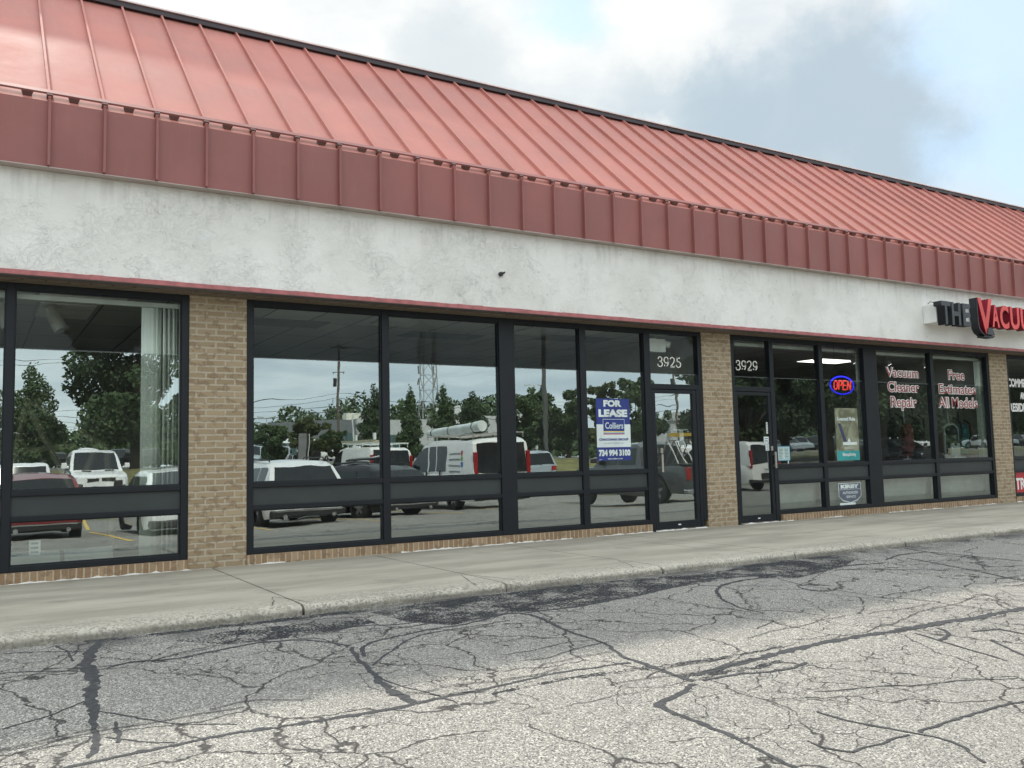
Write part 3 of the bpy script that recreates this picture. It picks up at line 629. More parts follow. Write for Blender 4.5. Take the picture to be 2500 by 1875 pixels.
def bank(x0, x1, mull, doors, glass):
    """one glazed front between two brick piers: the frame is the part, panes and panels its pieces"""
    mb = MB(); y0, y1 = 0, .10; J = .075
    solid = [(x0, x0+J), (x1-J, x1)] + mull
    for a, b in solid: mb.box(a, b, y0, y1, FB if not any(abs(a-d[0]) < .13 or abs(b-d[1]) < .13 for d in doors) else 0.0, FT)
    cells = []; srt = sorted(solid)
    for (a, b), (c, d) in zip(srt[:-1], srt[1:]): cells.append((b, c))
    for a, b in cells:
        dr = any(a >= d[0]-.13 and b <= d[1]+.13 for d in doors)
        mb.box(a, b, y0+.002, y1-.002, 2.866, FT-.001)
        if dr: mb.box(a, b, y0+.002, y1-.002, 2.052, 2.128); continue
        mb.box(a, b, y0+.002, y1-.002, FB, .168)
        for z0, z1 in BARS: mb.box(a, b, y0+.004, y1-.004, z0, z1)
    fr = mb.build('storefront_window', M['frame'], BLD, bevel=.004)
    yg = .052
    for a, b in cells:
        dr = any(a >= d[0]-.13 and b <= d[1]+.13 for d in doors)
        def pane(z0, z1):                                     # no two panes sit quite true in their stops
            q = [yg+RNG.uniform(-.0011, .0011) for _ in range(3)]
            return MB().quad((a, q[0], z0), (b, q[1], z0), (b, q[1]+q[2]-q[0], z1), (a, q[2], z1)).build('glass_pane', glass, fr)
        if dr: pane(2.128, 2.866); continue
        pane(.893, 2.866); pane(.168, .592)
        MB().box(a+.001, b-.001, .03, .06, .643, .836).build('spandrel_panel', M['spandrel'], fr)
        mb2 = MB()                                            # glazing stops: thin bright arrises at the pane edges
        for z0, z1 in ((.893, 2.866), (.168, .592)):
            mb2.box(a, a+.014, .022, .05, z0, z1); mb2.box(b-.014, b, .022, .05, z0, z1); mb2.box(a+.014, b-.014, .022, .05, z0, z0+.012); mb2.box(a+.014, b-.014, .022, .05, z1-.012, z1)
        mb2.build('glazing_stop', M['frame'], fr)
    return fr
def door(x0, x1, gx0, gx1, hx, glass, sign):
    mb = MB(); z0, z1 = .022, 2.045
    mb.box(x0, gx0, .008, .06, z0, z1); mb.box(gx1, x1, .008, .06, z0, z1); mb.box(gx0, gx1, .010, .058, z0, .13); mb.box(gx0, gx1, .010, .058, 1.992, z1-.001)
    d = mb.build('door', M['frame'], BLD, bevel=.004)
    MB().quad((gx0, .035, .13), (gx1, .035, .13), (gx1, .035, 1.992), (gx0, .035, 1.992)).build('glass_pane', glass, d)
    MB().box(hx-.018, hx+.018, -.045, -.03, .845, 1.1).box(hx-.012, hx+.012, -.03, .012, .87, .9).box(hx-.012, hx+.012, -.03, .012, 1.05, 1.08).build('door_handle', M['steel'], d)
    MB().box(hx-.03*sign-.02, hx-.03*sign+.02, -.004, .01, 1.12, 1.19).build('lock_plate', M['steel'], d)
    MB().box((gx0+gx1)/2-.01, (gx0+gx1)/2+.04, .006, .0085, .068, .085).build('maker_tag', M['plate'], d)
    MB().box(x0-.02, x1+.02, -.03, .11, 0.002, .02).build('threshold', M['steel'], d)
    return d
B1 = bank(-4.6, 1.970, [(-2.0, -1.92), (.255, .33)], [], M['glass'])
B2 = bank(2.579, 9.399, [(4.20, 4.29), (5.844, 6.076), (7.135, 7.24), (8.28, 8.395)], [(8.395, 9.26)], M['glass'])
B3 = bank(10.002, 17.0, [(10.865, 10.955), (12.04, 12.135), (13.20, 13.553), (15.105, 15.2)], [(10.03, 10.865)], M['glass_shop'])
B4 = bank(17.604, 25.0, [(19.6, 19.7), (21.6, 21.7)], [], M['glass_shop'])
door(8.402, 9.262, 8.468, 9.187, 8.52, M['glass_wavy'], -1)
MB().box(9.265, 9.323, 0.004, .09, .0, 2.05).build('door_jamb', M['frame'], BLD)
door(10.082, 10.862, 10.13, 10.80, 10.862, M['glass_shop'], 1)
# brick rowlock sills with caulk line
for a, b in ((-4.6, 1.969), (2.58, 8.30), (10.96, 16.999), (17.605, 25)):
    MB().box(a, b, -.03, .12, -.02, .109).build('brick_sill', M['sill'], BLD)
rg = np.random.default_rng(4)
for a, b in ((-.1, 2.0), (2.6, 3.0), (4.4, 6.9), (7.3, 8.3), (8.36, 9.35), (10.1, 11.2), (11.9, 12.4), (13.6, 15.2), (15.5, 16.9), (17.6, 20)):
    n = int((b-a)/.05); vs = []
    for i in range(n+1):
        x = a+(b-a)*i/n; h = max(.002, rg.normal(.011, .006)); q = max(.003, rg.normal(.014, .007))
        vs += [(x, -.031, h), (x, -.031-q, .0018)]
    MB().add(vs, [(2*i, 2*i+1, 2*i+3, 2*i+2) for i in range(n)]).build('caulk_line', M['caulk'], BLD)
# numbers over the doors and vinyl lettering on the panes
VW = plain('cream_vinyl', (.72, .70, .62), .5)
numerals('3925', 8.565, 9.045, 2.385, .152, .047, VW, B2)
numerals('3929', 10.157, 10.655, 2.385, .158, .047, VW, B3)
RV, WV = plain('dark_red_vinyl', (.28, .035, .04), .4), plain('white_vinyl', (.74, .72, .68), .5)
for txt, x0, x1, z0, z1 in (('Vacuum', 13.86, 14.80, 2.385, 2.555), ('Cleaner', 13.885, 14.795, 2.12, 2.30), ('Repair', 13.95, 14.70, 1.79, 2.035),
                            ('Free', 15.715, 16.24, 2.385, 2.565), ('Estimates', 15.395, 16.57, 2.115, 2.295), ('All Models', 15.36, 16.60, 1.85, 2.045)):
    o = fit_text(text_mesh(txt, .2, WV, B3, 'window_lettering', (0, .046, 0), bold=.013, depth=.0006), x0-.008, x1+.008, z0-.010, z1+.010)
    fit_text(text_mesh(txt, .2, RV, B3, 'window_lettering', (0, .044, 0), bold=.001, depth=.0006), x0+.002, x1-.002, z0+.001, z1-.001)
for txt, x0, x1, z0, z1 in (('COMMERCIAL', 17.70, 18.80, 2.291, 2.463), ('AND', 18.12, 18.40, 2.05, 2.19), ('RESIDENTIAL', 17.705, 18.85, 1.79, 1.966)):
    fit_text(text_mesh(txt, .2, WV, B4, 'window_lettering', (0, .045, 0), bold=.008, depth=.001), x0, x1, z0, z1)
RS = plain('red_sign_panel', (.42, .02, .03), .4)
s = empty('red_window_sign', (0, 0, 0), label='red sign panel with white capitals filling the low pane at the far right', cat='sign')
MB().box(17.69, 19.58, .046, .051, .17, .585).build('sign_panel', RS, s)
fit_text(text_mesh('TRAINING', .2, WV, s, 'lettering', (0, .042, 0), bold=.006, depth=.001), 17.72, 19.0, .235, .47)

# roof-edge sign on the stucco
def sign():
    bk = plain('black_sign_metal', (.022, .025, .030), .5); fc = plain('charcoal_letter_face', (.05, .056, .062), .45)
    rf = plain('red_letter_face', (.72, .09, .085), .35); rs = plain('dark_red_letter_return', (.22, .008, .02), .4); wh = plain('white_raceway_metal', (.74, .74, .72), .45)
    s = empty('shop_sign', (14.4, -.5, 3.3), label='raised letter sign reading THE in black and VACUUM in red on the stucco band', cat='sign')
    off = Vector((-14.4, .5, -3.3))
    def put(o): o.parent = s; o.location = o.location + off; return o
    put(MB().box(14.478, 20.2, -.585, -.332, 3.315, 3.635).build('raceway', wh, None, bevel=.006))
    mb = MB().tube([(14.50, -.42, 3.66), (14.54, -.45, 3.70), (14.60, -.5, 3.685), (14.62, -.55, 3.64)], .006, 6); put(mb.build('power_lead', bk))
    def letter(ch, x0, x1, z0, z1, face, side, sx, bold, y0=-.60, y1=-.75, nm='letter'):
        o = text_mesh(ch, .4, side, None, nm, (0, (y0+y1)/2, 0), bold=bold, depth=abs(y1-y0)/2); fit_text(o, x0, x1, z0, z1)
        o.data.materials.append(face)
        for p in o.data.polygons:
            if p.normal.y < -.7: p.material_index = 1
        put(o)
    letter('T', 14.389, 14.655, 3.254, 3.664, fc, bk, 1, .012); letter('H', 14.69, 14.95, 3.256, 3.662, fc, bk, 1, .012); letter('E', 15.02, 15.25, 3.258, 3.661, fc, bk, 1, .012)
    x = [(15.49, 15.945, 3.135, 3.80, 'V'), (15.925, 16.16, 3.286, 3.706, 'A'), (16.19, 16.475, 3.275, 3.712, 'C'), (16.53, 16.83, 3.28, 3.706, 'U'), (16.88, 17.18, 3.28, 3.706, 'U'), (17.24, 17.62, 3.285, 3.706, 'M')]
    for a, b, c, d, ch in x: letter(ch, a, b, c, d, rf, rs, 1, .012, nm='letter')
    # black hose-and-nozzle shape hugging the V
    y0, y1 = -.60, -.745
    outer = [(15.475, 3.80), (15.47, 3.55), (15.475, 3.35), (15.50, 3.24), (15.56, 3.165), (15.66, 3.118), (15.80, 3.105), (15.99, 3.105)]
    inner = [(15.99, 3.118), (15.80, 3.122), (15.675, 3.134), (15.585, 3.18), (15.525, 3.255), (15.50, 3.36), (15.495, 3.55), (15.50, 3.80)]
    mb = MB(); n = len(outer)
    for i in range(n-1):
        o0, o1, i0, i1 = outer[i], outer[i+1], inner[n-1-i], inner[n-2-i]
        mb.prism([o0, o1, i1, i0][::-1], y1, y0)
    put(mb.build('hose_shape', bk))
    put(MB().prism([(15.70, 3.135), (15.745, 3.245), (15.80, 3.265), (15.865, 3.25), (15.91, 3.20), (15.94, 3.13)], -.775, -.62).build('nozzle_shape', fc))
    put(MB().box(15.60, 15.70, -.77, -.63, 3.082, 3.105).box(15.72, 15.90, -.77, -.63, 3.078, 3.103).build('nozzle_foot', bk))
sign()

# ------------------------------------------------------------------ behind the glass
def rect_sheet(name, x0, x1, z0, z1, y, mat, parent, d=.003): return MB().box(x0, x1, y, y+d, z0, z1).build(name, mat, parent)
NAVY = plain('navy_sign_blue', (.018, .035, .20), .4); PALE = plain('pale_sign_white', (.66, .72, .70), .45)
s = empty('for_lease_sign', (0, 0, 0), label='navy and white FOR LEASE sign with phone number taped inside the window', cat='sign')
YS = .044
rect_sheet('sign_panel', 7.418, 8.012, 1.03, 1.90, YS, NAVY, s); rect_sheet('white_band', 7.416, 8.014, 1.217, 1.537, YS-.002, PALE, s, .0015)
def stx(txt, x0, x1, z0, z1, mat, y=YS-.0045, bold=.01, par=s, shear=0): return fit_text(text_mesh(txt, .1, mat, par, 'lettering', (0, y, 0), bold=bold, depth=.0005, shear=shear), x0, x1, z0, z1)
stx('FOR', 7.545, 7.865, 1.785, 1.88, PALE, bold=.006); stx('LEASE', 7.455, 7.965, 1.64, 1.748, PALE, bold=.006)
rect_sheet('logo_border', 7.527, 7.910, 1.392, 1.612, YS-.0032, PALE, s, .001); rect_sheet('logo_panel', 7.533, 7.904, 1.43, 1.606, YS-.0045, NAVY, s, .001)
stx('Colliers', 7.565, 7.885, 1.475, 1.565, PALE, y=YS-.0055, bold=.001)
rect_sheet('yellow_stripe', 7.533, 7.904, 1.424, 1.441, YS-.0048, plain('sign_yellow', (.75, .6, .12), .5), s, .001)
rect_sheet('blue_stripe', 7.533, 7.904, 1.409, 1.424, YS-.0048, plain('sign_light_blue', (.1, .35, .6), .5), s, .001)
rect_sheet('red_stripe', 7.533, 7.904, 1.395, 1.409, YS-.0048, plain('sign_red', (.5, .04, .06), .5), s, .001)
stx('CHACONAS GROUP', 7.455, 7.972, 1.308, 1.343, NAVY, bold=.004); stx('ANN ARBOR', 7.53, 7.89, 1.262, 1.284, plain('grey_ink', (.36, .42, .44), .5), bold=.0)
stx('734 994 3100', 7.44, 7.998, 1.09, 1.183, PALE, bold=.006); stx('www.colliers.com', 7.59, 7.855, 1.046, 1.067, PALE, bold=.002); stx('2021', 7.44, 7.49, 1.040, 1.052, PALE, bold=0)

def tubes(name, segs, r, mat, parent):
    mb = MB()
    for sg in segs: mb.tube(sg, r, 8)
    return mb.build(name, mat, parent)
s = empty('open_sign', (12.725, .10, 2.21), label='glowing red OPEN sign inside a blue neon oval', cat='sign')
tubes('oval_tube', [[(.305*math.cos(t), 0, .152*math.sin(t)) for t in np.linspace(0, 2*math.pi, 41)]],   .011, emit('blue_neon', (.02, .02, 1), .8), s)
lt = []
def pl(x, z): return (x+.0+z*.12, -.01, z)
w, h = .1, .075
ox = [-.225, -.105, .005, .12]
lt.append([pl(ox[0]+.05+.045*math.cos(t), h*math.sin(t)) for t in np.linspace(0, 2*math.pi, 21)])
lt.append([pl(ox[1]+.01, -h), pl(ox[1]+.01, h), pl(ox[1]+.07, h), pl(ox[1]+.09, h*.5), pl(ox[1]+.07, 0), pl(ox[1]+.01, 0)])
lt += [[pl(ox[2]+.09, h), pl(ox[2]+.01, h), pl(ox[2]+.01, -h), pl(ox[2]+.09, -h)], [pl(ox[2]+.01, 0), pl(ox[2]+.075, 0)], [pl(ox[3]+.01, -h), pl(ox[3]+.01, h), pl(ox[3]+.09, -h), pl(ox[3]+.09, h)]]
tubes('letter_tube', lt, .011, emit('red_neon', (1, .07, .07), .62), s)
MB().box(-.28, .28, .02, .03, -.012, .012).cyl((-.15, .02, .14), (-.15, .02, .66), .003, n=6).cyl((.17, .02, .13), (.17, .02, .66), .003, n=6).build('backing_frame', M['blackplastic'], s)

TEAL = plain('poster_teal', (.03, .30, .30), .45); 
def m_poster():
    m, t, b = newmat('poster_photo'); p = wpos(t); n = noise(t, p, 4, 4, .6, 1.2); n2 = noise(t, p, 11, 3, .6, .5)
    c = rgbmix(t, ramp(t, n, .35, .65), (.12, .125, .07), (.27, .28, .19)); c = rgbmix(t, ramp(t, n2, .6, .75, 0, .7), c, (.07, .075, .06)); t.links.new(c, b.inputs['Base Color']); b.inputs['Roughness'].default_value = .4; return m
s = empty('vacuum_poster', (0, 0, 0), label='tall hanging poster with teal foot reading Simplicity below the OPEN sign', cat='poster')
rect_sheet('poster_sheet', 12.43, 13.02, .925, 1.815, .047, m_poster(), s); rect_sheet('teal_foot', 12.44, 13.015, .926, 1.09, .0452, TEAL, s, .0015)
stx('5-second Rule', 12.47, 12.94, 1.60, 1.665, PALE, y=.0440, bold=.003, par=s); stx('Simplicity', 12.57, 12.92, .985, 1.055, PALE, y=.0430, bold=.003, par=s)
MB().prism([(12.50, 1.55), (12.56, 1.55), (12.70, 1.25), (12.62, 1.24)], .0445, .0465).build('printed_wand', M['ink'], s)
MB().prism([(12.72, 1.24), (12.76, 1.31), (12.80, 1.24)], .0445, .0465).box(12.60, 12.96, .0445, .0465, 1.185, 1.235).build('printed_cleaner', PALE, s)
rect_sheet('text_block', 12.62, 12.87, 1.115, 1.16, .0445, plain('poster_grey_text', (.36, .37, .30), .5), s, .0015)
s = empty('hours_sign', (0, 0, 0), label='small blue and yellow hours card beside the second door', cat='sign')
rect_sheet('card', 10.994, 11.29, .953, 1.187, .046, plain('card_blue', (.10, .30, .45), .5), s); rect_sheet('card_face', 11.012, 11.272, .968, 1.172, .0445, plain('card_cream', (.50, .58, .50), .5), s, .0012)
mb = MB()
for i in range(7):
    z = 1.135-.024*i; mb.box(11.03, 11.13-.012*(i % 3), .0435, .0442, z, z+.009); mb.box(11.16, 11.25, .0435, .0442, z, z+.009)
mb.build('hour_rows', plain('card_text_blue', (.05, .18, .30), .5), s)
MB().box(11.235, 11.258, .052, .06, .86, .953).build('prop_stick', PALE, s)
s = empty('service_sign', (0, 0, 0), label='grey shield shaped KIRBY AUTHORIZED SERVICE sign behind a low pane', cat='sign')
SLATE = plain('slate_blue_sign', (.10, .115, .155), .5)
def shield(g): return [(12.432-g, .536+g), (12.432-g, .33), (12.53-g*.7, .262-g), (12.71, .223-g), (12.89+g*.7, .262-g), (12.99+g, .33), (12.99+g, .536+g)]
MB().prism(shield(.012)[::-1], .0465, .0485).build('shield_border', PALE, s); MB().prism(shield(0)[::-1], .0450, .0462).build('shield_face', SLATE, s)
stx('KIRBY', 12.475, 12.945, .455, .522, PALE, y=.0438, bold=.007, par=s); MB().box(12.435, 12.987, .0438, .0446, .437, .442).build('rule_line', PALE, s)
stx('AUTHORIZED', 12.52, 12.915, .362, .405, PALE, y=.0438, bold=.001, par=s); stx('SERVICE', 12.61, 12.85, .295, .335, PALE, y=.0438, bold=.001, par=s)
rect_sheet('white_card', 12.44, 12.84, .172, .215, .0455, PALE, s)
# paper lining behind the low panes of the vacuum shop
PAP = plain('pale_paper_lining', (.80, .82, .75), .8, var=.18, vs=2.5)
for a, b, lb in ((10.96, 12.04, 'pale paper lining behind the low pane beside the second door'), (12.14, 13.2, 'pale paper lining behind the shield sign'), (13.56, 15.10, 'pale paper lining behind the low pane under Vacuum Cleaner Repair'), (15.2, 16.92, 'pale paper lining behind the low pane under Free Estimates')):
    mb = MB(); n = 14; rg = np.random.default_rng(int(a*10)); vs = []
    for i in range(n+1):
        for z in (.17, .38, .6): vs.append((a+(b-a)*i/n, .20+rg.normal(0, .006), z))
    mb.add(vs, [(i*3+j, (i+1)*3+j, (i+1)*3+j+1, i*3+j+1) for i in range(n) for j in range(2)])
    o = mb.build('paper_lining', PAP, smooth=True); so = o.modifiers.new('thickness', 'SOLIDIFY'); so.thickness = .004
    tag(o, lb, 'lining', 'paper linings behind the low panes')
# stickers on the second door and the hang tag in the left window
def card(name, x0, x1, z0, z1, y, mat, label, cat, rows=3):
    s = empty(name, (0, 0, 0), label=label, cat=cat); rect_sheet('card', x0, x1, z0, z1, y, mat, s)
    mb = MB(); h = (z1-z0)/(rows*2+1)
    for i in range(rows): mb.box(x0+(x1-x0)*.15, x1-(x1-x0)*.2, y-.0012, y-.0004, z0+h*(2*i+1), z0+h*(2*i+2))
    mb.build('print_rows', plain('card_print', (.22, .25, .27), .5), s); return s
card('door_sticker', 10.69, 10.80, 1.245, 1.342, .031, PALE, 'white square sticker on the second door, uppermost of two', 'sticker', 2)
card('door_sticker', 10.722, 10.80, 1.12, 1.235, .031, PALE, 'narrow white sticker on the second door just over the handle', 'sticker', 3)
card('door_sticker', 10.755, 10.79, 1.39, 1.57, .031, WV, 'thin vertical strip sticker high on the second door', 'sticker', 4)
card('hang_tag', .50, .60, .255, .40, .10, PALE, 'white printed hang tag low in the left window', 'tag', 3)
# vertical blinds drawn to one side
def blinds(x0, x1, y, n, label, z0=.14, z1=2.79, head=None):
    s = empty('vertical_blind', ((x0+x1)/2, y, 0), label=label, cat='blind'); c = (x0+x1)/2
    m = plain('pale_green_blind_fabric', (.80, .83, .76), .8, var=.06); rg = np.random.default_rng(n)
    for i in range(n):
        a = x0+(x1-x0)*(i+.5)/n-c; an = R(rg.uniform(58, 82)) if i > n*.25 else R(rg.uniform(5, 25)); w = .06
        dx, dy = w*math.cos(an), w*math.sin(an)
        vs = []
        for k in (-1, -.33, .33, 1): cvx = .006*(1-k*k); vs += [(a+dx*k, dy*k+cvx, z0), (a+dx*k, dy*k+cvx, z1)]
        o = MB().add(vs, [(2*j, 2*j+2, 2*j+3, 2*j+1) for j in range(3)]).build('blind_slat', m, s, smooth=True); so = o.modifiers.new('t', 'SOLIDIFY'); so.thickness = .0015
    hx = head or (x0, x1)
    MB().box(hx[0]-c, hx[1]-c, -.03, .03, z1+.005, z1+.055).build('head_rail', plain('head_rail_metal', (.45, .47, .43), .5), s)
blinds(1.555, 1.93, .15, 16, 'vertical blinds stacked at the right end of the left window', head=(-4.4, 1.93))
blinds(13.28, 13.52, .22, 9, 'vertical blinds stacked behind the post right of the OPEN sign', head=(10.3, 13.52))
blinds(16.86, 17.1, .22, 9, 'vertical blinds stacked at the right end of the Free Estimates window', head=(13.6, 17.1))
# upright vacuum cleaners on a display ledge
def vacuum(x, y, body, bag, h, label, style):
    s = empty('vacuum_cleaner', (x, y, .845), rz=R(random.uniform(-25, 25)), label=label, cat='vacuum cleaner', group='upright vacuum cleaners on the window ledge')
    MB().box(-.15, .15, -.17, .12, .0, .085).box(-.12, .12, .05, .2, .02, .12).build('floor_head', body, s, bevel=.025)
    mb = MB(); n = 14
    prof = [(.05, .10), (.10, .2), (.115, .45), (.10, h*.62), (.05, h*.72), (.02, h*.74)] if style == 'can' else [(.035, .08), (.09, .16), (.125, .30), (.13, .5), (.115, h*.58), (.05, h*.66)]
    for (r0, z0), (r1, z1) in zip(prof[:-1], prof[1:]):
        mb.cyl((0, .06, z0), (0, .06, z1), r0, r1, n)
    o = mb.build('dust_bag' if style != 'can' else 'canister', bag, s, smooth=True)
    MB().tube([(0, .10, h*.62), (0, .13, h*.95), (0, .08, h*1.02), (0, .0, h)], .014, 8).build('handle', PALE if style != 'can' else body, s)
    if style == 'framed': MB().box(-.09, .09, -.06, .0, .10, .34).tube([(.14, .06, .1), (.145, .06, h*.6), (.08, .06, h*.67), (0, .06, h*.66)], .024, 8).build('front_cover', PALE, s)
    if style == 'framed': MB().tube([(-.14, .06, .1), (-.145, .06, h*.6), (-.08, .06, h*.67), (0, .06, h*.66)], .024, 8).build('frame_tube', PALE, s)
    MB().tube([(.1, .06, .2), (.22, .02, .5), (.18, .0, h*.72), (.06, .05, h*.8)], .018, 8).build('hose', M['blackplastic'], s)
    for sx in (-1, 1): MB().cyl((sx*.155, .1, .045), (sx*.135, .1, .045), .045, n=12).build('wheel', M['tyre'], s)
TC = plain('teal_plastic', (.01, .20, .20), .3); RBG = plain('plaid_red_bag', (.30, .07, .07), .7, var=.5, vs=30)
led = tag(MB().box(13.6, 16.9, .23, .70, .80, .845).box(13.7, 13.76, .3, .65, .013, .8).box(16.7, 16.76, .3, .65, .013, .8).build('display_ledge', plain('dark_ledge', (.10, .11, .10), .6)), 'dark display ledge carrying vacuum cleaners inside the shop window', 'ledge')
vacuum(14.58, .43, M['blackplastic'], M['blackplastic'], 1.15, 'black upright vacuum with thin pale handle under the word Cleaner', 'can')
vacuum(14.92, .40, M['blackplastic'], RBG, 1.1, 'upright vacuum with reddish patterned bag under the word Repair', 'bag')
vacuum(15.3, .43, M['blackplastic'], M['blackplastic'], 1.12, 'black upright vacuum beside the middle mullion of the repair window', 'can')
vacuum(16.15, .30, PALE, plain('dark_grey_bag', (.05, .055, .06), .6), 1.05, 'white framed upright vacuum with dark bag under All Models', 'framed')
vacuum(16.72, .40, M['blackplastic'], TC, 1.0, 'teal upright vacuum right of the white framed one', 'can')
# ceiling fittings
TRF = plain('troffer_lens', (.88, .88, .84), .4); LIT = emit('lit_tube', (1, .97, .9), 1.0); VNT = plain('vent_grey', (.34, .34, .33), .5)
def ceil(name, x, y, w, d, mat, label, cat, group, slats=0, drop=.008):
    s = empty(name, (x, y, 2.914), label=label, cat=cat, group=group)
    MB().box(-w/2, w/2, -d/2, d/2, -drop, 0).build('frame', VNT, s); mb = MB()
    if slats:
        for i in range(slats): q = -d/2+.03+(d-.06)*i/max(1, slats-1); mb.box(-w/2+.03, w/2-.03, q-.008, q+.008, -drop-.012, -drop-.001)
    else: mb.box(-w/2+.03, w/2-.03, -d/2+.03, d/2-.03, -drop-.006, -drop-.001)
    mb.build('louvre' if slats else 'lens', mat, s)
ceil('ceiling_light', .88, 1.42, .62, 1.1, TRF, 'unlit ceiling light in the left shop, the lower one in view', 'light', 'unlit ceiling lights in the left shop')
ceil('ceiling_light', .98, .48, .9, .5, TRF, 'unlit ceiling light right beside the glass in the left shop', 'light', 'unlit ceiling lights in the left shop')
ceil('ceiling_vent', 4.73, .66, .60, .60, VNT, 'square louvred ceiling vent in the vacant shop left of the thick post', 'vent', 'ceiling vents in the vacant shop', 7)
ceil('ceiling_vent', 6.9, .66, .60, .60, VNT, 'square louvred ceiling vent in the vacant shop right of the thick post', 'vent', 'ceiling vents in the vacant shop', 7)
ceil('ceiling_light', 14.75, 2.0, 1.22, .62, LIT, 'lit ceiling light inside the vacuum shop above the OPEN sign', 'light', None)
ceil('ceiling_light', 19.2, 3.4, 1.22, .62, TRF, 'unlit ceiling light inside the far right shop', 'light', None)
for i, (x, y, lb) in enumerate(((.25, .95, 'grey track spotlight behind the first mullion of the left window'), (.75, 1.0, 'grey track spotlight near the ceiling of the left window'))):
    s = empty('track_spotlight', (x, y, 2.914), label=lb, cat='spotlight', group='grey track spotlights in the left shop')
    MB().cyl((0, 0, 0), (0, 0, -.06), .018, n=8).build('stem', VNT, s); MB().cyl((-.05, -.0, -.06), (.06, -.05, -.30), .075, n=16).build('can', plain('grey_can', (.42, .43, .4), .5), s)
for x, lb in ((13.95, 'tiny lit bulb left of the thick post in the vacuum shop'), (14.97, 'tiny lit spotlight above the V of Vacuum'), (16.1, 'tiny lit spotlight above the last letters of Vacuum'), (12.9, 'tiny lit bulb above the hours card')):
    s = empty('spotlight', (x, .8, 2.914), label=lb, cat='spotlight'); MB().cyl((0, 0, 0), (0, 0, -.14), .012, n=8).cyl((0, 0, -.13), (.03, -.03, -.2), .045, n=12).build('can', VNT, s); MB().cyl((.03, -.03, -.2), (.032, -.032, -.205), .036, n=12).build('bulb', LIT, s)
# things left in the left shop and the vacant shop
s = empty('floor_duct', (.3, .55, .012), label='long grey cylinder with hoops on the floor of the left shop', cat='duct')
MB().cyl((-1.4, 0, .13), (1.0, 0, .13), .12, n=24).build('barrel', plain('duct_grey', (.42, .46, .46), .45), s, smooth=False)
for x in (-.05, .52): MB().cyl((x-.02, 0, .13), (x+.02, 0, .13), .128, n=24).build('hoop', M['blackplastic'], s)
s = empty('braced_frame', (.95, 3.2, .012), label='pale braced timber frame standing deeper in the left shop', cat='frame'); TB = plain('pale_timber', (.45, .42, .3), .7)
for a, b in (((-.7, 0, 0), (-.35, 0, 2.0)), ((-.35, 0, 2.0), (.6, 0, 1.35)), ((.6, 0, 1.35), (.7, 0, .0)), ((-.35, 0, 1.9), (.25, 0, .7)), ((.25, 0, .75), (.5, 0, 1.45)), ((-.6, 0, 1.3), (.2, 0, 1.38))): MB().tube([a, b], .045, 6).build('timber', TB, s)
s = empty('wall_notice', (0, 0, 0), label='pale sheet hanging inside the glass of the first door', cat='notice'); MB().box(8.98, 9.06, .09, .093, 1.22, 1.45).box(8.86, 9.16, .09, .093, 1.45, 1.47).build('sheet', PALE, s)
s = empty('exit_box', (8.93, .45, 2.60), label='white box lamp hanging above the first door inside the vacant shop', cat='lamp'); MB().box(-.2, .12, -.05, .05, .06, .26).build('case', TRF, s); MB().cyl((.15, 0, .2), (.2, -.06, .17), .05, n=12).build('lamp_head', TRF, s); MB().box(-.06, -.04, -.01, .01, .26, .295).build('hanger', VNT, s)
# ------------------------------------------------------------------ vehicles (local: +x forward, origin on the ground under the centre)
def interp(pts, x): return float(np.interp(x, [p[0] for p in pts], [p[1] for p in pts]))
def wheel_parts(root, x, y, r, w, side):
    """tyre with its rim as a sub-part"""
    mb = MB(); n = 20; prof = [(-w/2, r*.62), (-w/2, r*.93), (-w*.38, r), (w*.38, r), (w/2, r*.93), (w/2, r*.62)]
    vs = [(x+rr*math.cos(2*math.pi*i/n), y+yy, r+rr*math.sin(2*math.pi*i/n)) for i in range(n) for yy, rr in prof]; k = len(prof)
    mb.add(vs, [(i*k+j, i*k+j+1, ((i+1) % n)*k+j+1, ((i+1) % n)*k+j) for i in range(n) for j in range(k-1)])
    ty = mb.build('tyre', M['tyre'], root, smooth=True)
    mb = MB(); yo = y+side*w*.30
    for i in range(5):
        a = 2*math.pi*i/5+.3; c, s = math.cos(a), math.sin(a); q = .22
        p = [(x+r*.1*math.cos(a-1.2), yo, r+r*.1*math.sin(a-1.2)), (x+r*.6*math.cos(a-q), yo, r+r*.6*math.sin(a-q)), (x+r*.6*math.cos(a+q), yo, r+r*.6*math.sin(a+q)), (x+r*.1*math.cos(a+1.2), yo, r+r*.1*math.sin(a+1.2))]
        mb.add(p+[(u, v-side*.02, z) for u, v, z in p], [(0, 1, 2, 3), (7, 6, 5, 4), (0, 4, 5, 1), (1, 5, 6, 2), (2, 6, 7, 3)])
    mb.cyl((x, yo-side*.05, r), (x, yo+side*.015, r), r*.17, n=12)
    m2 = MB(); nn = 20
    for rr0, rr1, d0, d1 in ((r*.58, r*.64, .02, .02),):
        vs = [(x+rr*math.cos(2*math.pi*i/nn), yo+side*.01, r+rr*math.sin(2*math.pi*i/nn)) for i in range(nn) for rr in (rr0, rr1)]
        mb.add(vs, [(2*i, 2*i+1, 2*((i+1) % nn)+1, 2*((i+1) % nn)) for i in range(nn)])
    mb.build('rim', M['rim'], ty)
    MB().cyl((x, y-w*.2, r), (x, y+w*.2, r), r*.6, n=16).build('wheel_well_disc', M['blackplastic'], ty)
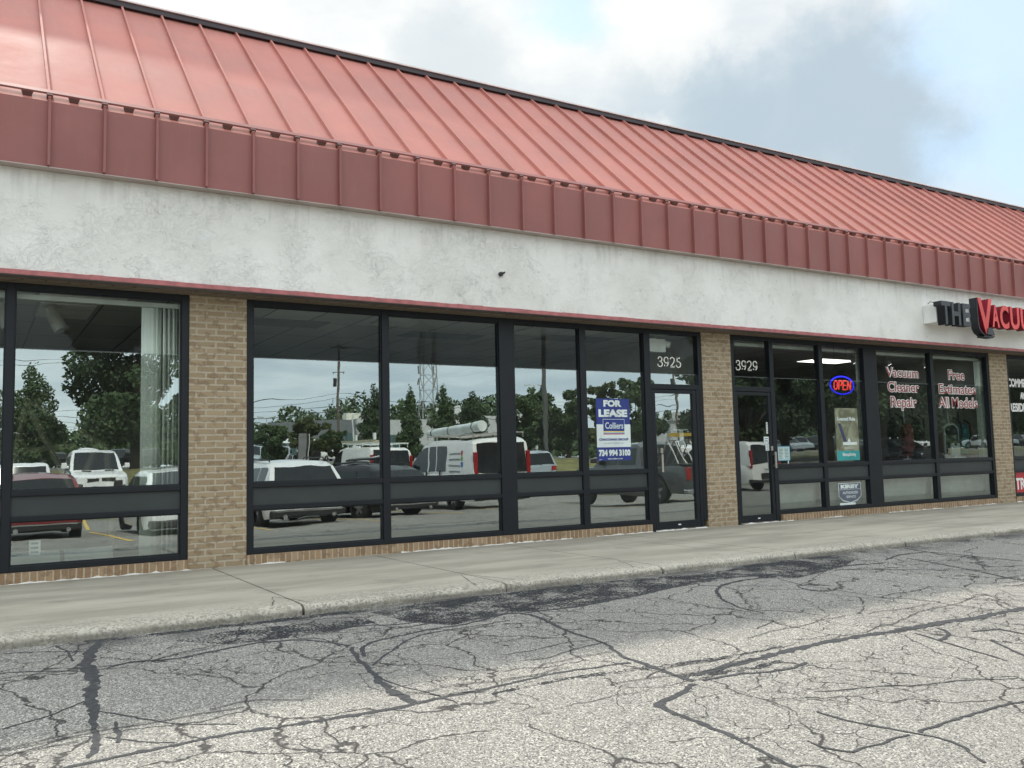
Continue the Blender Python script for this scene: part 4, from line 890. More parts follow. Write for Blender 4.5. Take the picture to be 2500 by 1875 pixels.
SPEC = {
 'hatch': dict(L=4.2, W=1.72, gc=.2, wb=2.5, fo=.85, r=.31, deck=[(-2.1, .92), (-1.2, .95), (.7, .93), (1.5, .84), (2.1, .66)], roof=[(-2.02, .93), (-1.72, 1.33), (-1.2, 1.44), (-.1, 1.46), (.25, 1.40), (1.0, .92)], wr=.76, glass=[(-1.55, -.75), (-.68, .05), (.12, .80)]),
 'sedan': dict(L=4.7, W=1.82, gc=.2, wb=2.75, fo=.92, r=.33, deck=[(-2.35, .92), (-1.5, 1.0), (.75, .95), (1.6, .86), (2.35, .66)], roof=[(-2.0, .97), (-1.2, 1.38), (-.5, 1.45), (.1, 1.44), (.4, 1.38), (1.25, .93)], wr=.74, glass=[(-1.45, -.72), (-.65, .15), (.22, 1.0)]),
 'crossover': dict(L=4.6, W=1.88, gc=.24, wb=2.75, fo=.88, r=.36, deck=[(-2.3, 1.0), (-1.4, 1.02), (.8, 1.0), (1.6, .93), (2.3, .74)], roof=[(-2.2, 1.0), (-1.85, 1.42), (-1.45, 1.53), (-.2, 1.58), (.25, 1.52), (1.15, .99)], wr=.77, glass=[(-1.75, -1.2), (-1.12, -.15), (-.08, .92)]),
 'suv': dict(L=4.75, W=1.93, gc=.27, wb=2.8, fo=.9, r=.38, deck=[(-2.37, 1.08), (-1.4, 1.1), (.8, 1.08), (1.6, 1.02), (2.37, .84)], roof=[(-2.33, 1.08), (-2.08, 1.66), (-1.8, 1.77), (-.1, 1.79), (.3, 1.73), (1.05, 1.06)], wr=.82, glass=[(-2.0, -1.22), (-1.14, -.2), (-.12, .85)]),
 'van': dict(L=5.7, W=2.02, gc=.32, wb=3.43, fo=.85, r=.39, deck=[(-2.85, 1.12), (1.3, 1.15), (1.9, 1.10), (2.85, .92)], roof=[(-2.84, 1.12), (-2.72, 1.98), (-2.5, 2.10), (.2, 2.12), (.75, 2.04), (1.75, 1.13)], wr=.86, glass=[(.35, 1.45)]),
 'tallvan': dict(L=5.9, W=2.02, gc=.30, wb=3.6, fo=.95, r=.36, deck=[(-2.95, 1.2), (1.7, 1.2), (2.2, 1.1), (2.95, .9)], roof=[(-2.94, 1.2), (-2.9, 2.55), (-2.7, 2.68), (.9, 2.68), (1.4, 2.5), (2.2, 1.14)], wr=.88, glass=[(1.0, 1.85)]),
 'pickup': dict(L=5.9, W=2.03, gc=.34, wb=3.7, fo=.95, r=.42, deck=[(-2.95, 1.17), (-.9, 1.19), (1.35, 1.2), (2.0, 1.17), (2.95, 1.0)], roof=[(-.92, 1.19), (-.78, 1.82), (-.55, 1.92), (.6, 1.93), (.9, 1.85), (1.6, 1.18)], wr=.80, glass=[(-.62, .22), (.3, 1.35)]),
}
def body_mesh(sp):
    L, Wd, gc = sp['L'], sp['W'], sp['gc']; ax = (L/2-sp['fo'], L/2-sp['fo']-sp['wb']); r = sp['r']
    xs = sorted(set([round(q, 3) for q in np.linspace(-L/2, L/2, 34)]+[round(a+r*1.22*math.cos(t), 3) for a in ax for t in np.linspace(0, math.pi, 11)]))
    sec = []
    for x in xs:
        e = (abs(x)-(L/2-.45))/.45; e = max(0, e); w = Wd/2*(1-.16*e*e)
        zt = interp(sp['deck'], x); zb = gc+.10*e*e
        for a in ax:
            if abs(x-a) < r*1.22: zb = max(zb, r+math.sqrt(max(0, (r*1.18)**2-(x-a)**2)))
        zt2 = zt-.05*e*e
        zs = max(zb+.02, gc+.22); zm = max(zb+.04, gc+(zt2-gc)*.55)
        sec.append([(0, zb if zb < gc+.15 else gc+.25), (w*.72, zb if zb < gc+.15 else gc+.3), (w*.95, zb), (w*.995, zs), (w, zm), (w*.985, max(zm+.02, zt2-.12)), (w*.94, max(zm+.03, zt2-.03)), (w*.82, max(zm+.035, zt2)), (0, max(zm+.04, zt2+.02))])
    vs, k = [], len(sec[0])
    for x, s in zip(xs, sec): vs += [(x, y, z) for y, z in s]+[(x, -y, z) for y, z in s]
    fs = []; n = len(xs)
    for i in range(n-1):
        for j in range(k-1):
            a, b, c, d = i*2*k+j, i*2*k+j+1, (i+1)*2*k+j+1, (i+1)*2*k+j; fs += [(a, b, c, d), (a+k, d+k, c+k, b+k)]
    for i in (0, n-1):
        for j in range(k-1): a, b = i*2*k+j, i*2*k+j+1; f = (a, a+k, b+k, b); fs.append(f if i == 0 else f[::-1])
    return vs, fs
def house(sp, x):
    """half widths and heights of the upper body at station x"""
    zr = interp(sp['roof'], x); zb = interp(sp['deck'], x)-.04; wb = sp['W']/2*.94; wr = sp['W']/2*sp['wr']
    f = max(0, min(1, (zr-zb)/(max(p[1] for p in sp['roof'])-zb))); return zb, zr, wb, wb+(wr-wb)*f
def upper_mesh(sp):
    x0, x1 = sp['roof'][0][0], sp['roof'][-1][0]
    xs = sorted(set([round(q, 3) for q in np.linspace(x0, x1, 26)]+[p[0] for p in sp['roof']])); vs = []; k = 5
    for x in xs:
        zb, zr, wb, wr = house(sp, x); h = zr-zb
        s = [(wb, zb), (wb+(wr-wb)*.88, zb+h*.86), (wr*.96, zb+h*.955), (wr*.80, zr), (0, zr+.025)]
        vs += [(x, y, z) for y, z in s]+[(x, -y, z) for y, z in s]
    fs = []
    for i in range(len(xs)-1):
        for j in range(k-1):
            a, b, c, d = i*2*k+j, i*2*k+j+1, (i+1)*2*k+j+1, (i+1)*2*k+j; fs += [(a, b, c, d), (a+k, d+k, c+k, b+k)]
    n = len(xs)
    for i in (0, n-1):
        for j in range(k-1): a, b = i*2*k+j, i*2*k+j+1; f = (a, a+k, b+k, b); fs.append(f if i == 0 else f[::-1])
    return vs, fs
def side_glass(sp, xa, xb, sgn, slant=(0, 0)):
    vs = []; n = 7
    for i in range(n+1):
        for t in (0, 1):
            x = xa+(xb-xa)*i/n; zb, zr, wb, wr = house(sp, x); h = zr-zb
            z0 = interp(sp['deck'], x)+.045; z1 = min(zb+h*.86, max(p[1] for p in sp['roof'])-.17)
            z1 = max(z1, z0+.01); z = z0 if t == 0 else z1; q = (z-zb)/max(h, .05)
            y = wb+(wr-wb)*.88*q/.86+.008; vs.append((x, sgn*y, z))
    f = [(2*i, 2*i+2, 2*i+3, 2*i+1) for i in range(n)]
    return vs, (f if sgn < 0 else [q[::-1] for q in f])
def end_glass(sp, front, top=.93, low=.10):
    rf = sp['roof']; pts = rf[-2:] if front else rf[:3]
    (xa, za), (xb, zb) = (pts[0], pts[1]) if front else (pts[1], pts[0])      # a = top, b = bottom
    vs = []; d = Vector((xb-xa, 0, zb-za)).normalized(); nrm = Vector((-d.z, 0, d.x));
    if (front and nrm.x < 0) or (not front and nrm.x > 0): nrm = -nrm
    base = interp(sp['deck'], xb)+.05; n = 6
    for i in range(n+1):
        t = i/n; z = (za-.01)+(base-za)*t; x = xa+(xb-xa)*((z-za)/(zb-za)); _, _, wb, wr = house(sp, x); hz = max(p[1] for p in rf)
        f = (z-base)/(hz-base); w = (wb+(sp['W']/2*sp['wr']-wb)*f)*.86
        for k in range(7): u = -1+2*k/6; vs.append((x+nrm.x*(.03-.022*u*u), u*w, z+nrm.z*(.03-.022*u*u)))
    f = [(i*7+k, i*7+k+1, (i+1)*7+k+1, (i+1)*7+k) for i in range(n) for k in range(6)]
    return vs, (f if front else [q[::-1] for q in f])
def car(kind, name, color, loc, heading, label, cat, group=None, simple=False, rear_glass=True, extra=None):
    """heading in degrees about z; a simple car is one mesh for the far rows"""
    sp = SPEC[kind]; L, Wd = sp['L'], sp['W']; ax = (L/2-sp['fo'], L/2-sp['fo']-sp['wb'])
    bv, bf = body_mesh(sp); uv, uf = upper_mesh(sp)
    if simple:
        mb = MB(); mb.add(bv, bf, 0); mb.add(uv, uf, 0)
        for s in (-1, 1):
            for xa, xb in sp['glass']: mb.add(*side_glass(sp, xa, xb, s), 1)
        mb.add(*end_glass(sp, True), 1); mb.add(*end_glass(sp, False), 1)
        for a in ax:
            for s in (-1, 1): mb.cyl((a, s*(Wd/2-.22), sp['r']), (a, s*(Wd/2-.01), sp['r']), sp['r'], n=14, mi=2); mb.cyl((a, s*(Wd/2-.02), sp['r']), (a, s*(Wd/2-.004), sp['r']), sp['r']*.58, n=10, mi=3)
        for s in (-1, 1): mb.box(L/2-.28, L/2-.05, s*(Wd/2-.5), s*(Wd/2-.16), .66, .78, 3)
        o = mb.build(name, [P[color], M['carglass'], M['tyre'], M['chrome']]); smooth_by_angle(o, 40)
        o.location = loc; o.rotation_euler = (0, 0, R(heading)); return tag(o, label, cat, group)
    root = empty(name, loc, R(heading), label, cat, group)
    b = MB().add(bv, bf).build('body', P[color], root); smooth_by_angle(b, 40)
    u = MB().add(uv, uf).build('roof_shell', P[color], root); smooth_by_angle(u, 40)
    for s in (-1, 1):
        for xa, xb in sp['glass']: MB().add(*side_glass(sp, xa, xb, s)).build('side_window', M['carglass'], root, smooth=True)
    MB().add(*end_glass(sp, True)).build('windscreen', M['carglass'], root, smooth=True)
    if rear_glass: MB().add(*end_glass(sp, False)).build('rear_window', M['carglass'], root, smooth=True)
    for a in ax:
        for s in (-1, 1): wheel_parts(root, a, s*(Wd/2-.125), sp['r'], .235, s)
    gc = sp['gc']; zd = interp(sp['deck'], -L/2)
    for s in (-1, 1):
        if kind in ('van', 'tallvan'): MB().box(-L/2-.012, -L/2+.10, s*(Wd*.395), s*(Wd*.455), zd-.15, zd+.62).build('taillight', M['taillight'], root, bevel=.015)
        elif kind == 'pickup': MB().box(-L/2-.012, -L/2+.12, s*(Wd*.375), s*(Wd*.44), zd-.42, zd-.06).build('taillight', M['taillight'], root, bevel=.015)
        else: MB().box(-L/2-.004, -L/2+.24, s*(Wd*.28), s*(Wd*.435), zd-.24, zd-.03).build('taillight', M['taillight'], root, bevel=.02)
        MB().box(L/2-.32, L/2-.03, s*(Wd*.27), s*(Wd*.42), interp(sp['deck'], L/2)-.20, interp(sp['deck'], L/2)-.03).build('headlight', M['headlight'], root, bevel=.02)
        xm = sp['roof'][-1][0]-.25; zm = interp(sp['deck'], xm)+.10
        MB().box(xm-.07, xm+.07, s*(Wd/2+.02), s*(Wd/2+.20), zm, zm+.17).box(xm-.02, xm+.03, s*(Wd/2-.06), s*(Wd/2+.03), zm, zm+.06).build('mirror', M['blackplastic'] if kind != 'pickup' or color == 'grey' else P[color], root, bevel=.02)
    hb = .30 if kind not in ('van', 'pickup', 'tallvan') else .22
    MB().box(-L/2-.07, -L/2+.18, -Wd*.455, Wd*.455, gc+.04, gc+.04+hb*.55).build('rear_bumper', M['blackplastic'] if kind != 'pickup' else M['chrome'], root, bevel=.03)
    MB().box(L/2-.2, L/2+.04, -Wd*.44, Wd*.44, gc+.02, gc+.2).build('front_bumper', M['blackplastic'], root, bevel=.03)
    zp = gc+.42 if kind not in ('van',) else gc+.5
    p = MB().box(-L/2-.022, -L/2-.006, -.16, .16, zp, zp+.155).build('licence_plate', M['plate'], root)
    mb = MB(); 
    for i in range(7): mb.box(-L/2-.025, -L/2-.0215, -.12+.035*i, -.12+.035*i+.02, zp+.045, zp+.11)
    mb.build('plate_print', M['ink'], p)
    if kind in ('crossover', 'suv', 'hatch'):
        for s in (-1, 1): MB().tube([(sp['roof'][1][0]+.4, s*Wd*.35, max(q[1] for q in sp['roof'])-.03), (sp['roof'][1][0]+.5, s*Wd*.35, max(q[1] for q in sp['roof'])+.035), (.0, s*Wd*.35, max(q[1] for q in sp['roof'])+.045), (.15, s*Wd*.35, max(q[1] for q in sp['roof'])-.02)], .016, 6).build('roof_rail', M['blackplastic'], root)
        MB().box(-L/2-.0, sp['roof'][1][0]+.3, -.02, .02, zd+.02, zd+.05).build('rear_wiper', M['blackplastic'], root)
        MB().box(-L/2-.075, -L/2-.05, -Wd*.40, Wd*.40, gc+.17, gc+.20).build('bumper_trim', M['chrome'], root)
        for s in (-1, 1): MB().cyl((-L/2-.09, s*Wd*.30, gc+.06), (-L/2+.3, s*Wd*.30, gc+.06), .05, n=10).build('exhaust_tip', M['chrome'], root)
    return root
def lot(x, yv): return Vector((x, -yv, zg(x, yv)))
AWAY = -90                                                  # nose pointing away from the shops
def rear_at(kind, x, yv, dev=0): 
    L = SPEC[kind]['L']; d = R(AWAY+dev); return lot(x+math.cos(d)*L/2, yv-math.sin(d)*L/2)
car('hatch', 'red_car', 'red', rear_at('hatch', 1.38, 12.2), AWAY, 'dark red hatchback backed toward the shops, mirrored in the left window', 'car')
car('suv', 'white_suv', 'white', rear_at('suv', 1.35, 21.6), AWAY, 'white SUV with black rear window parked beyond the red hatchback', 'car')
def grille(root, kind):
    L, Wd = SPEC[kind]['L'], SPEC[kind]['W']
    g = MB().box(L/2-.08, L/2+.035, -.56, .56, .58, 1.0).build('grille', P['white'], root, bevel=.04)
    mb = MB(); mb.box(L/2+.02, L/2+.045, -.5, -.05, .82, .93); mb.box(L/2+.02, L/2+.045, .05, .5, .82, .93); mb.box(L/2+.02, L/2+.045, -.5, -.05, .64, .70); mb.box(L/2+.02, L/2+.045, .05, .5, .64, .70); mb.build('grille_slot', M['blackplastic'], g)
    for s in (-1, 1): MB().box(L/2-1.0, L/2-.86, s*.42-.16, s*.42+.16, 1.185, 1.225).build('bonnet_vent', M['blackplastic'], root)
pk = car('pickup', 'white_pickup', 'white', lot(4.12, 26+2.95), 90, 'white pickup facing the shops with wide slotted grille, left window', 'pickup truck')
grille(pk, 'pickup'); pk.scale = (1, .97, 1.08)
car('sedan', 'white_sedan', 'white', rear_at('sedan', 4.12, 10.4), AWAY, 'white sedan seen beside the blinds of the left window', 'car')
car('crossover', 'white_crossover', 'white', rear_at('crossover', 6.58, 9.75), AWAY, 'white crossover with dark rear glass at the left of the second window', 'car')
bs = car('crossover', 'black_suv', 'black', rear_at('crossover', 9.75, 11.2, -16), AWAY-16, 'black SUV with a recovery board on its roof', 'car')
bs.scale = (1.03, 1.03, .92)
s = empty('recovery_board', (0, 0, 0), label='black slotted recovery board strapped on the roof of the black SUV', cat='board')
s.location = bs.location+Vector((.30, .3, 1.60)); s.rotation_euler = (0, R(-4), bs.rotation_euler[2]+R(80))
MB().box(-.75, .75, -.18, .18, -.03, .03).build('board', M['blackplastic'], s, bevel=.02)
mb = MB()
for i in range(11): mb.box(.1+.055*i, .13+.055*i, -.187, -.179, -.018, .018); mb.box(.1+.055*i, .13+.055*i, -.12, .12, .031, .034)
mb.build('tread_slots', WV, s); MB().box(-.6, -.5, -.5, .5, -.09, -.05).box(.5, .6, -.5, .5, -.09, -.05).build('crossbar', M['blackplastic'], s)
def van_rack(root, kind, mat):
    sp = SPEC[kind]; z = max(q[1] for q in sp['roof']); mb = MB()
    for y in (-.8, .8): mb.tube([(-2.7, y, z+.14), (.6, y, z+.14)], .02, 6)
    for x in (-2.6, -1.8, -1.0, -.2, .5): mb.tube([(x, -.82, z+.0), (x, -.82, z+.14), (x, .82, z+.14), (x, .82, z)], .018, 6)
    return mb.build('roof_rack', mat, root)
def van_side(root, kind):
    sp = SPEC[kind]; L, Wd = sp['L'], sp['W']
    for s in (-1, 1):
        for xa, xb in ((-.98, -.32), (-.24, .24)): MB().add(*side_glass(sp, xa, xb, s)).build('side_window', M['carglass'], root, smooth=True)
        for x in (-.66, .28): MB().box(x-.008, x+.008, s*(Wd/2+.001), s*(Wd/2-.05), .5, 1.2).build('door_gap', M['blackplastic'], root)
        MB().box(.12, .2, s*(Wd/2+.01), s*(Wd/2+.035), .92, 1.15).build('side_handle', M['blackplastic'], root)
    MB().box(-L/2-.006, -L/2+.02, -.006, .006, .55, 1.95).build('rear_door_gap', M['blackplastic'], root)
van_no_side = dict(SPEC['van'])
v = car('van', 'white_van', 'vanwhite', rear_at('van', 13.3, 12.4, 1), AWAY+1, 'white van with a long white pipe on its roof rack', 'van')
van_side(v, 'van'); van_rack(v, 'van', M['steel']); v.scale = (1, 1, 1.05)
# lettering too small to read and a red, green and blue emblem on the van's flank
mb = MB(); rg = np.random.default_rng(2); yv = SPEC['van']['W']/2*.955
def flank(mb, x0, x1, z0, z1, s):
    sp = SPEC['van']
    def yy(z): zb, zr, wb, wr = house(sp, -1.5); q = (z-zb)/(zr-zb); return wb+(wr-wb)*.88*q/.86+.008 if z > 1.12 else 1.018
    mb.add([(x0, s*yy(z0), z0), (x1, s*yy(z0), z0), (x1, s*yy(z1), z1), (x0, s*yy(z1), z1)], [(0, 1, 2, 3) if s < 0 else (3, 2, 1, 0)])
GI = plain('grey_vehicle_lettering', (.24, .27, .27), .5)
for z in (1.72, 1.53, 1.36, 1.17):
    x = -1.95
    while x < -1.2: w = rg.uniform(.03, .07); flank(mb, x, x+w, z-.03, z+.03, -1); flank(mb, x, x+w, z-.03, z+.03, 1); x += w+.02
mb.build('side_lettering', GI, v)
for nm, c, z0, z1 in (('red_emblem', (.55, .03, .03), 1.66, 1.80), ('green_emblem', (.18, .50, .12), 1.50, 1.63), ('blue_emblem', (.02, .14, .50), 1.33, 1.47)):
    mb = MB(); flank(mb, -2.12, -2.0, z0, z1, -1); flank(mb, -2.12, -2.0, z0, z1, 1); mb.build(nm, plain(nm, c, .4), v)
s = empty('roof_pipe', v.location+Vector((-.55, 0, 2.50)), v.rotation_euler[2], label='long white pipe strapped to the roof rack of the white van', cat='pipe')
MB().cyl((-2.6, 0, .08), (.9, 0, -.02), .125, n=20).build('pipe_tube', PALE, s); MB().cyl((-2.66, 0, .083), (-2.6, 0, .08), .14, n=20).build('end_cap', PALE, s)
for x in (-2.2, -.6, .6): MB().cyl((x-.02, 0, .07-.03*(x+2.2)), (x+.02, 0, .07-.03*(x+2.2)), .135, n=20).build('strap', M['blackplastic'], s)
v = car('van', 'white_van', 'vanwhite', rear_at('van', 14.2, 22.4), AWAY, 'white van with a ladder on its roof behind the black SUV', 'van')
van_rack(v, 'van', PALE)
s = empty('roof_ladder', v.location+Vector((0, 0, 2.36)), v.rotation_euler[2], label='pale ladder lying on the roof rack of the rear white van', cat='ladder')
mb = MB().box(-2.4, 1.2, -.62, -.55, -.06, .03).box(-2.4, 1.2, -.25, -.18, -.06, .03); mb.build('rail', TB, s); mb = MB()
for i in range(10): mb.box(-2.2+.34*i, -2.16+.34*i, -.56, -.24, -.03, .01)
mb.build('rungs', TB, s); MB().box(-2.45, -2.35, -.6, -.5, .03, .28).box(-.5, -.42, -.6, -.52, .03, .25).build('upright_stub', PALE, s)
dp = car('pickup', 'grey_pickup', 'grey', rear_at('pickup', 18.85, 9.7), AWAY, 'charcoal pickup carrying ladders in its bed, mirrored beside the first door', 'pickup truck')
MB().box(-2.85, -1.0, -.86, .86, 1.18, 1.205).build('bed_cover', M['blackplastic'], dp)
MB().box(-2.97, -2.945, -.7, .7, .78, 1.12).build('tailgate', P['grey'], dp, bevel=.02); MB().box(-2.99, -2.965, -.12, .12, 1.0, 1.06).build('tailgate_handle', M['blackplastic'], dp)
s = empty('bed_ladder', dp.location+Vector((0, 0, 1.21)), dp.rotation_euler[2], label='folded step ladders standing in the bed of the charcoal pickup', cat='ladder')
for y in (-.55, .1): MB().tube([(-2.2, y, 0), (-1.7, y+.05, .75), (-1.2, y, 0)], .022, 6).tube([(-2.2, y+.35, 0), (-1.7, y+.3, .75), (-1.2, y+.35, 0)], .022, 6).box(-1.78, -1.62, y+.04, y+.31, .74, .77).build('step_ladder', M['steel'], s)
MB().box(-2.4, -1.2, .0, .06, .86, .96).build('yellow_level', plain('safety_yellow', (.75, .45, .02), .4), s)
v = car('van', 'white_van', 'vanwhite', rear_at('van', 29.2, 17.0), AWAY, 'white van with dark rear bumper mirrored in the second door', 'van'); MB().box(-2.95, -2.85, -.3, .3, .55, .75).build('step', M['blackplastic'], v)
sp = SPEC['van']; mb = MB()
for k in range(5): mb.cyl((-2.15+.05*(k % 2), -1.0, 1.60-.06*k), (-2.15+.05*(k % 2), -1.005, 1.60-.06*k), .05-.006*k, n=10)
mb.build('flank_emblem', M['ink'], v)
car('suv', 'silver_suv', 'silver', rear_at('suv', 21.9, 23.6), AWAY, 'silver blue SUV half hidden behind the white van with the pipe', 'car')
c = car('sedan', 'dark_sedan', 'black', mir(54.9, 52), 90+8, 'dark sedan facing the shops, mirrored low in the Vacuum Cleaner Repair pane', 'car')
# far rows across the road: each car one mesh, too small to show its parts
rg = np.random.default_rng(21); protos = {}
k = 0
for x in list(np.arange(-4, 34, 2.75))+list(np.arange(38, 62, 2.75))+list(np.arange(66, 150, 3.6)):
    if rg.random() < .12: continue
    yv = 86+rg.normal(0, .5) if x < 64 else 62+rg.normal(0, .8)
    if x < 64: col = ['black', 'black', 'grey', 'silver', 'blue', 'red', 'black', 'white'][rg.integers(8)]
    else: col = ['white', 'white', 'silver', 'grey', 'white', 'black'][rg.integers(6)]
    kd = ['suv', 'sedan', 'crossover', 'suv', 'pickup'][rg.integers(5)]
    lb = {'black': 'black', 'grey': 'charcoal', 'silver': 'silver blue', 'blue': 'dark blue', 'red': 'dark red', 'white': 'white'}[col]+' parked car in the far rows across the road'
    p = lot(x, yv)
    if (kd, col) in protos:
        o = protos[(kd, col)].copy(); COL.objects.link(o); o.location = p
    else: o = protos[(kd, col)] = car(kd, 'far_car', col, p, 90, lb, 'car', 'cars in the far rows across the road', simple=True)
    o.rotation_euler = (0, 0, R(90+rg.normal(0, 2)+(180 if rg.random() < .3 else 25)))
v = car('tallvan', 'delivery_van', 'vanwhite', mir(19.6, 118), 90-125, 'tall white delivery van parked far behind the utility pole', 'van')
# painted lines
YL, BL = plain('yellow_line_paint', (.62, .42, .10), .7, var=.3, vs=8), plain('blue_line_paint', (.12, .32, .52), .7, var=.3, vs=8)
def line(x, y0, y1, mat, w=.1, x2=None):
    x2 = x if x2 is None else x2; n = 10; vs = []
    for i in range(n+1):
        y = -(y0+(y1-y0)*i/n); xx = x+(x2-x)*i/n
        vs += [(xx-w/2, y, zg(0, y)+.006), (xx+w/2, y, zg(0, y)+.006)]
    return tag(MB().add(vs, [(2*i, 2*i+2, 2*i+3, 2*i+1) for i in range(n)]).build('painted_line', mat), kind='structure')
for x in (-.2, 2.68, 5.4, 8.1, 11.0, 12.6, 17.3, 20.4, 27.6): line(x, 8.5 if x < 10 else 10.5, 15.5, YL)
line(2.75, 16.5, 22, YL, .1, 3.2); line(14.4, 9.6, 10.6, BL, .12, 16.4)

# ------------------------------------------------------------------ trees, poles and buildings across the lot
def m_leaf(name, c1, c2):
    m, t, b = newmat(name); p = wpos(t)
    n = noise(t, p, 1.3, 3); n2 = noise(t, p, 9, 2)
    c = rgbmix(t, ramp(t, n, .35, .65), c1, c2); c = rgbmix(t, ramp(t, n2, .45, .7, 0, .5), c, tuple(q*1.5 for q in c2))
    t.links.new(c, b.inputs['Base Color']); b.inputs['Roughness'].default_value = .7; b.inputs['Specular IOR Level'].default_value = .2; return m
LEAF = [m_leaf('deep_green_leaves', (.042, .070, .036), (.074, .108, .054)), m_leaf('mid_green_leaves', (.056, .092, .044), (.096, .138, .066)), m_leaf('olive_green_leaves', (.058, .078, .032), (.095, .115, .048))]
BARK = plain('grey_bark', (.07, .055, .04), .9, var=.3, vs=4)
def leaves(clumps, n, size, rg):
    """n leaf-clump faces scattered through the clumps (centre, radii)"""
    vol = np.array([r[0]*r[1]*r[2] for c, r in clumps]); k = rg.choice(len(clumps), n, p=vol/vol.sum())
    C = np.array([c for c, r in clumps])[k]; Rr = np.array([r for c, r in clumps])[k]
    d = rg.normal(size=(n, 3)); d /= np.linalg.norm(d, axis=1)[:, None]; rad = rg.uniform(.35, 1.06, n)**.55
    P0 = C+d*Rr*rad[:, None]
    a = rg.normal(size=(n, 3)); a /= np.linalg.norm(a, axis=1)[:, None]; b = np.cross(a, rg.normal(size=(n, 3))); b /= np.linalg.norm(b, axis=1)[:, None]
    s = size*rg.uniform(.55, 1.35, n)[:, None]; a = a*s; b = b*s*.6
    V = np.stack([P0-a, P0-b*.9, P0+a, P0+b], 1).reshape(-1, 3)
    return V
def crown_obj(name, V, mat, parent):
    n = len(V)//4; me = bpy.data.meshes.new(name); me.vertices.add(len(V)); me.vertices.foreach_set('co', V.astype(np.float32).ravel())
    me.loops.add(n*4); me.polygons.add(n); me.loops.foreach_set('vertex_index', np.arange(n*4, dtype=np.int32)); me.polygons.foreach_set('loop_start', np.arange(0, n*4, 4, dtype=np.int32))
    try: me.polygons.foreach_set('loop_total', np.full(n, 4, dtype=np.int32))
    except Exception: pass
    me.materials.append(mat); me.update(calc_edges=True); o = bpy.data.objects.new(name, me); COL.objects.link(o); o.parent = parent; return o
def tree(name, loc, h, w, style, leaf, n, label, group, seed, size=.3):
    rg = np.random.default_rng(seed); root = empty(name, loc, rg.uniform(0, 6), label, 'tree', group); cl = []; mb = MB()
    if style == 'column':
        for i in range(18):
            t = i/17; r = w/2*(.5+.9*math.sin(math.pi*min(1, .15+t*.82))**.8)*(1-.55*t**3); a = rg.uniform(0, 6)
            cl.append(((r*.35*math.cos(a), r*.35*math.sin(a), h*(.06+.88*t)), (r*.75, r*.75, h*.085)))
        for i in range(10): a = rg.uniform(0, 6); z = rg.uniform(.4, .98)*h; cl.append(((w*.34*math.cos(a)*(1.15-z/h), w*.34*math.sin(a)*(1.15-z/h), z), (.22, .22, h*.07)))
        mb.tube([(0, 0, 0), (0, 0, h*.5), (.05, 0, h*.9)], [.16, .09, .02], 8)
    else:
        base = .14 if style == 'round' else .12
        mb.tube([(0, 0, 0), (.05, .0, h*base), (.1, .1, h*.55)], [.045*w**.8+.08, .04*w**.8+.05, .05], 8)
        for i in range(16 if style == 'round' else 26):
            a = rg.uniform(0, 2*math.pi); q = math.sqrt(rg.random()); t = rg.uniform(0, 1)
            prof = math.sin(math.pi*(.12+.80*t))**.7
            x, y, z = w*.40*q*prof*math.cos(a), w*.40*q*prof*math.sin(a), h*(base+.08+(.86-base)*t); r = w*rg.uniform(.10, .20)
            cl.append(((x, y, z), (r, r, r*.75)))
            mb.tube([(0, 0, h*base*rg.uniform(.8, 1.3)), (x*.5, y*.5, (h*base+z)/2+.1), (x, y, z)], [.07, .045, .015], 5)
        for i in range(14): a = rg.uniform(0, 6.3); t = rg.uniform(.2, 1); prof = math.sin(math.pi*(.12+.80*t))**.7; cl.append(((w*.5*prof*math.cos(a), w*.5*prof*math.sin(a), h*(base+.10+(.88-base)*t)), (w*.07, w*.07, h*.05)))
    mb.build('trunk', BARK, root, smooth=True)
    crown_obj('crown', leaves(cl, n, size, rg), leaf, root); return root
TG = 'trees beyond the parking lot'
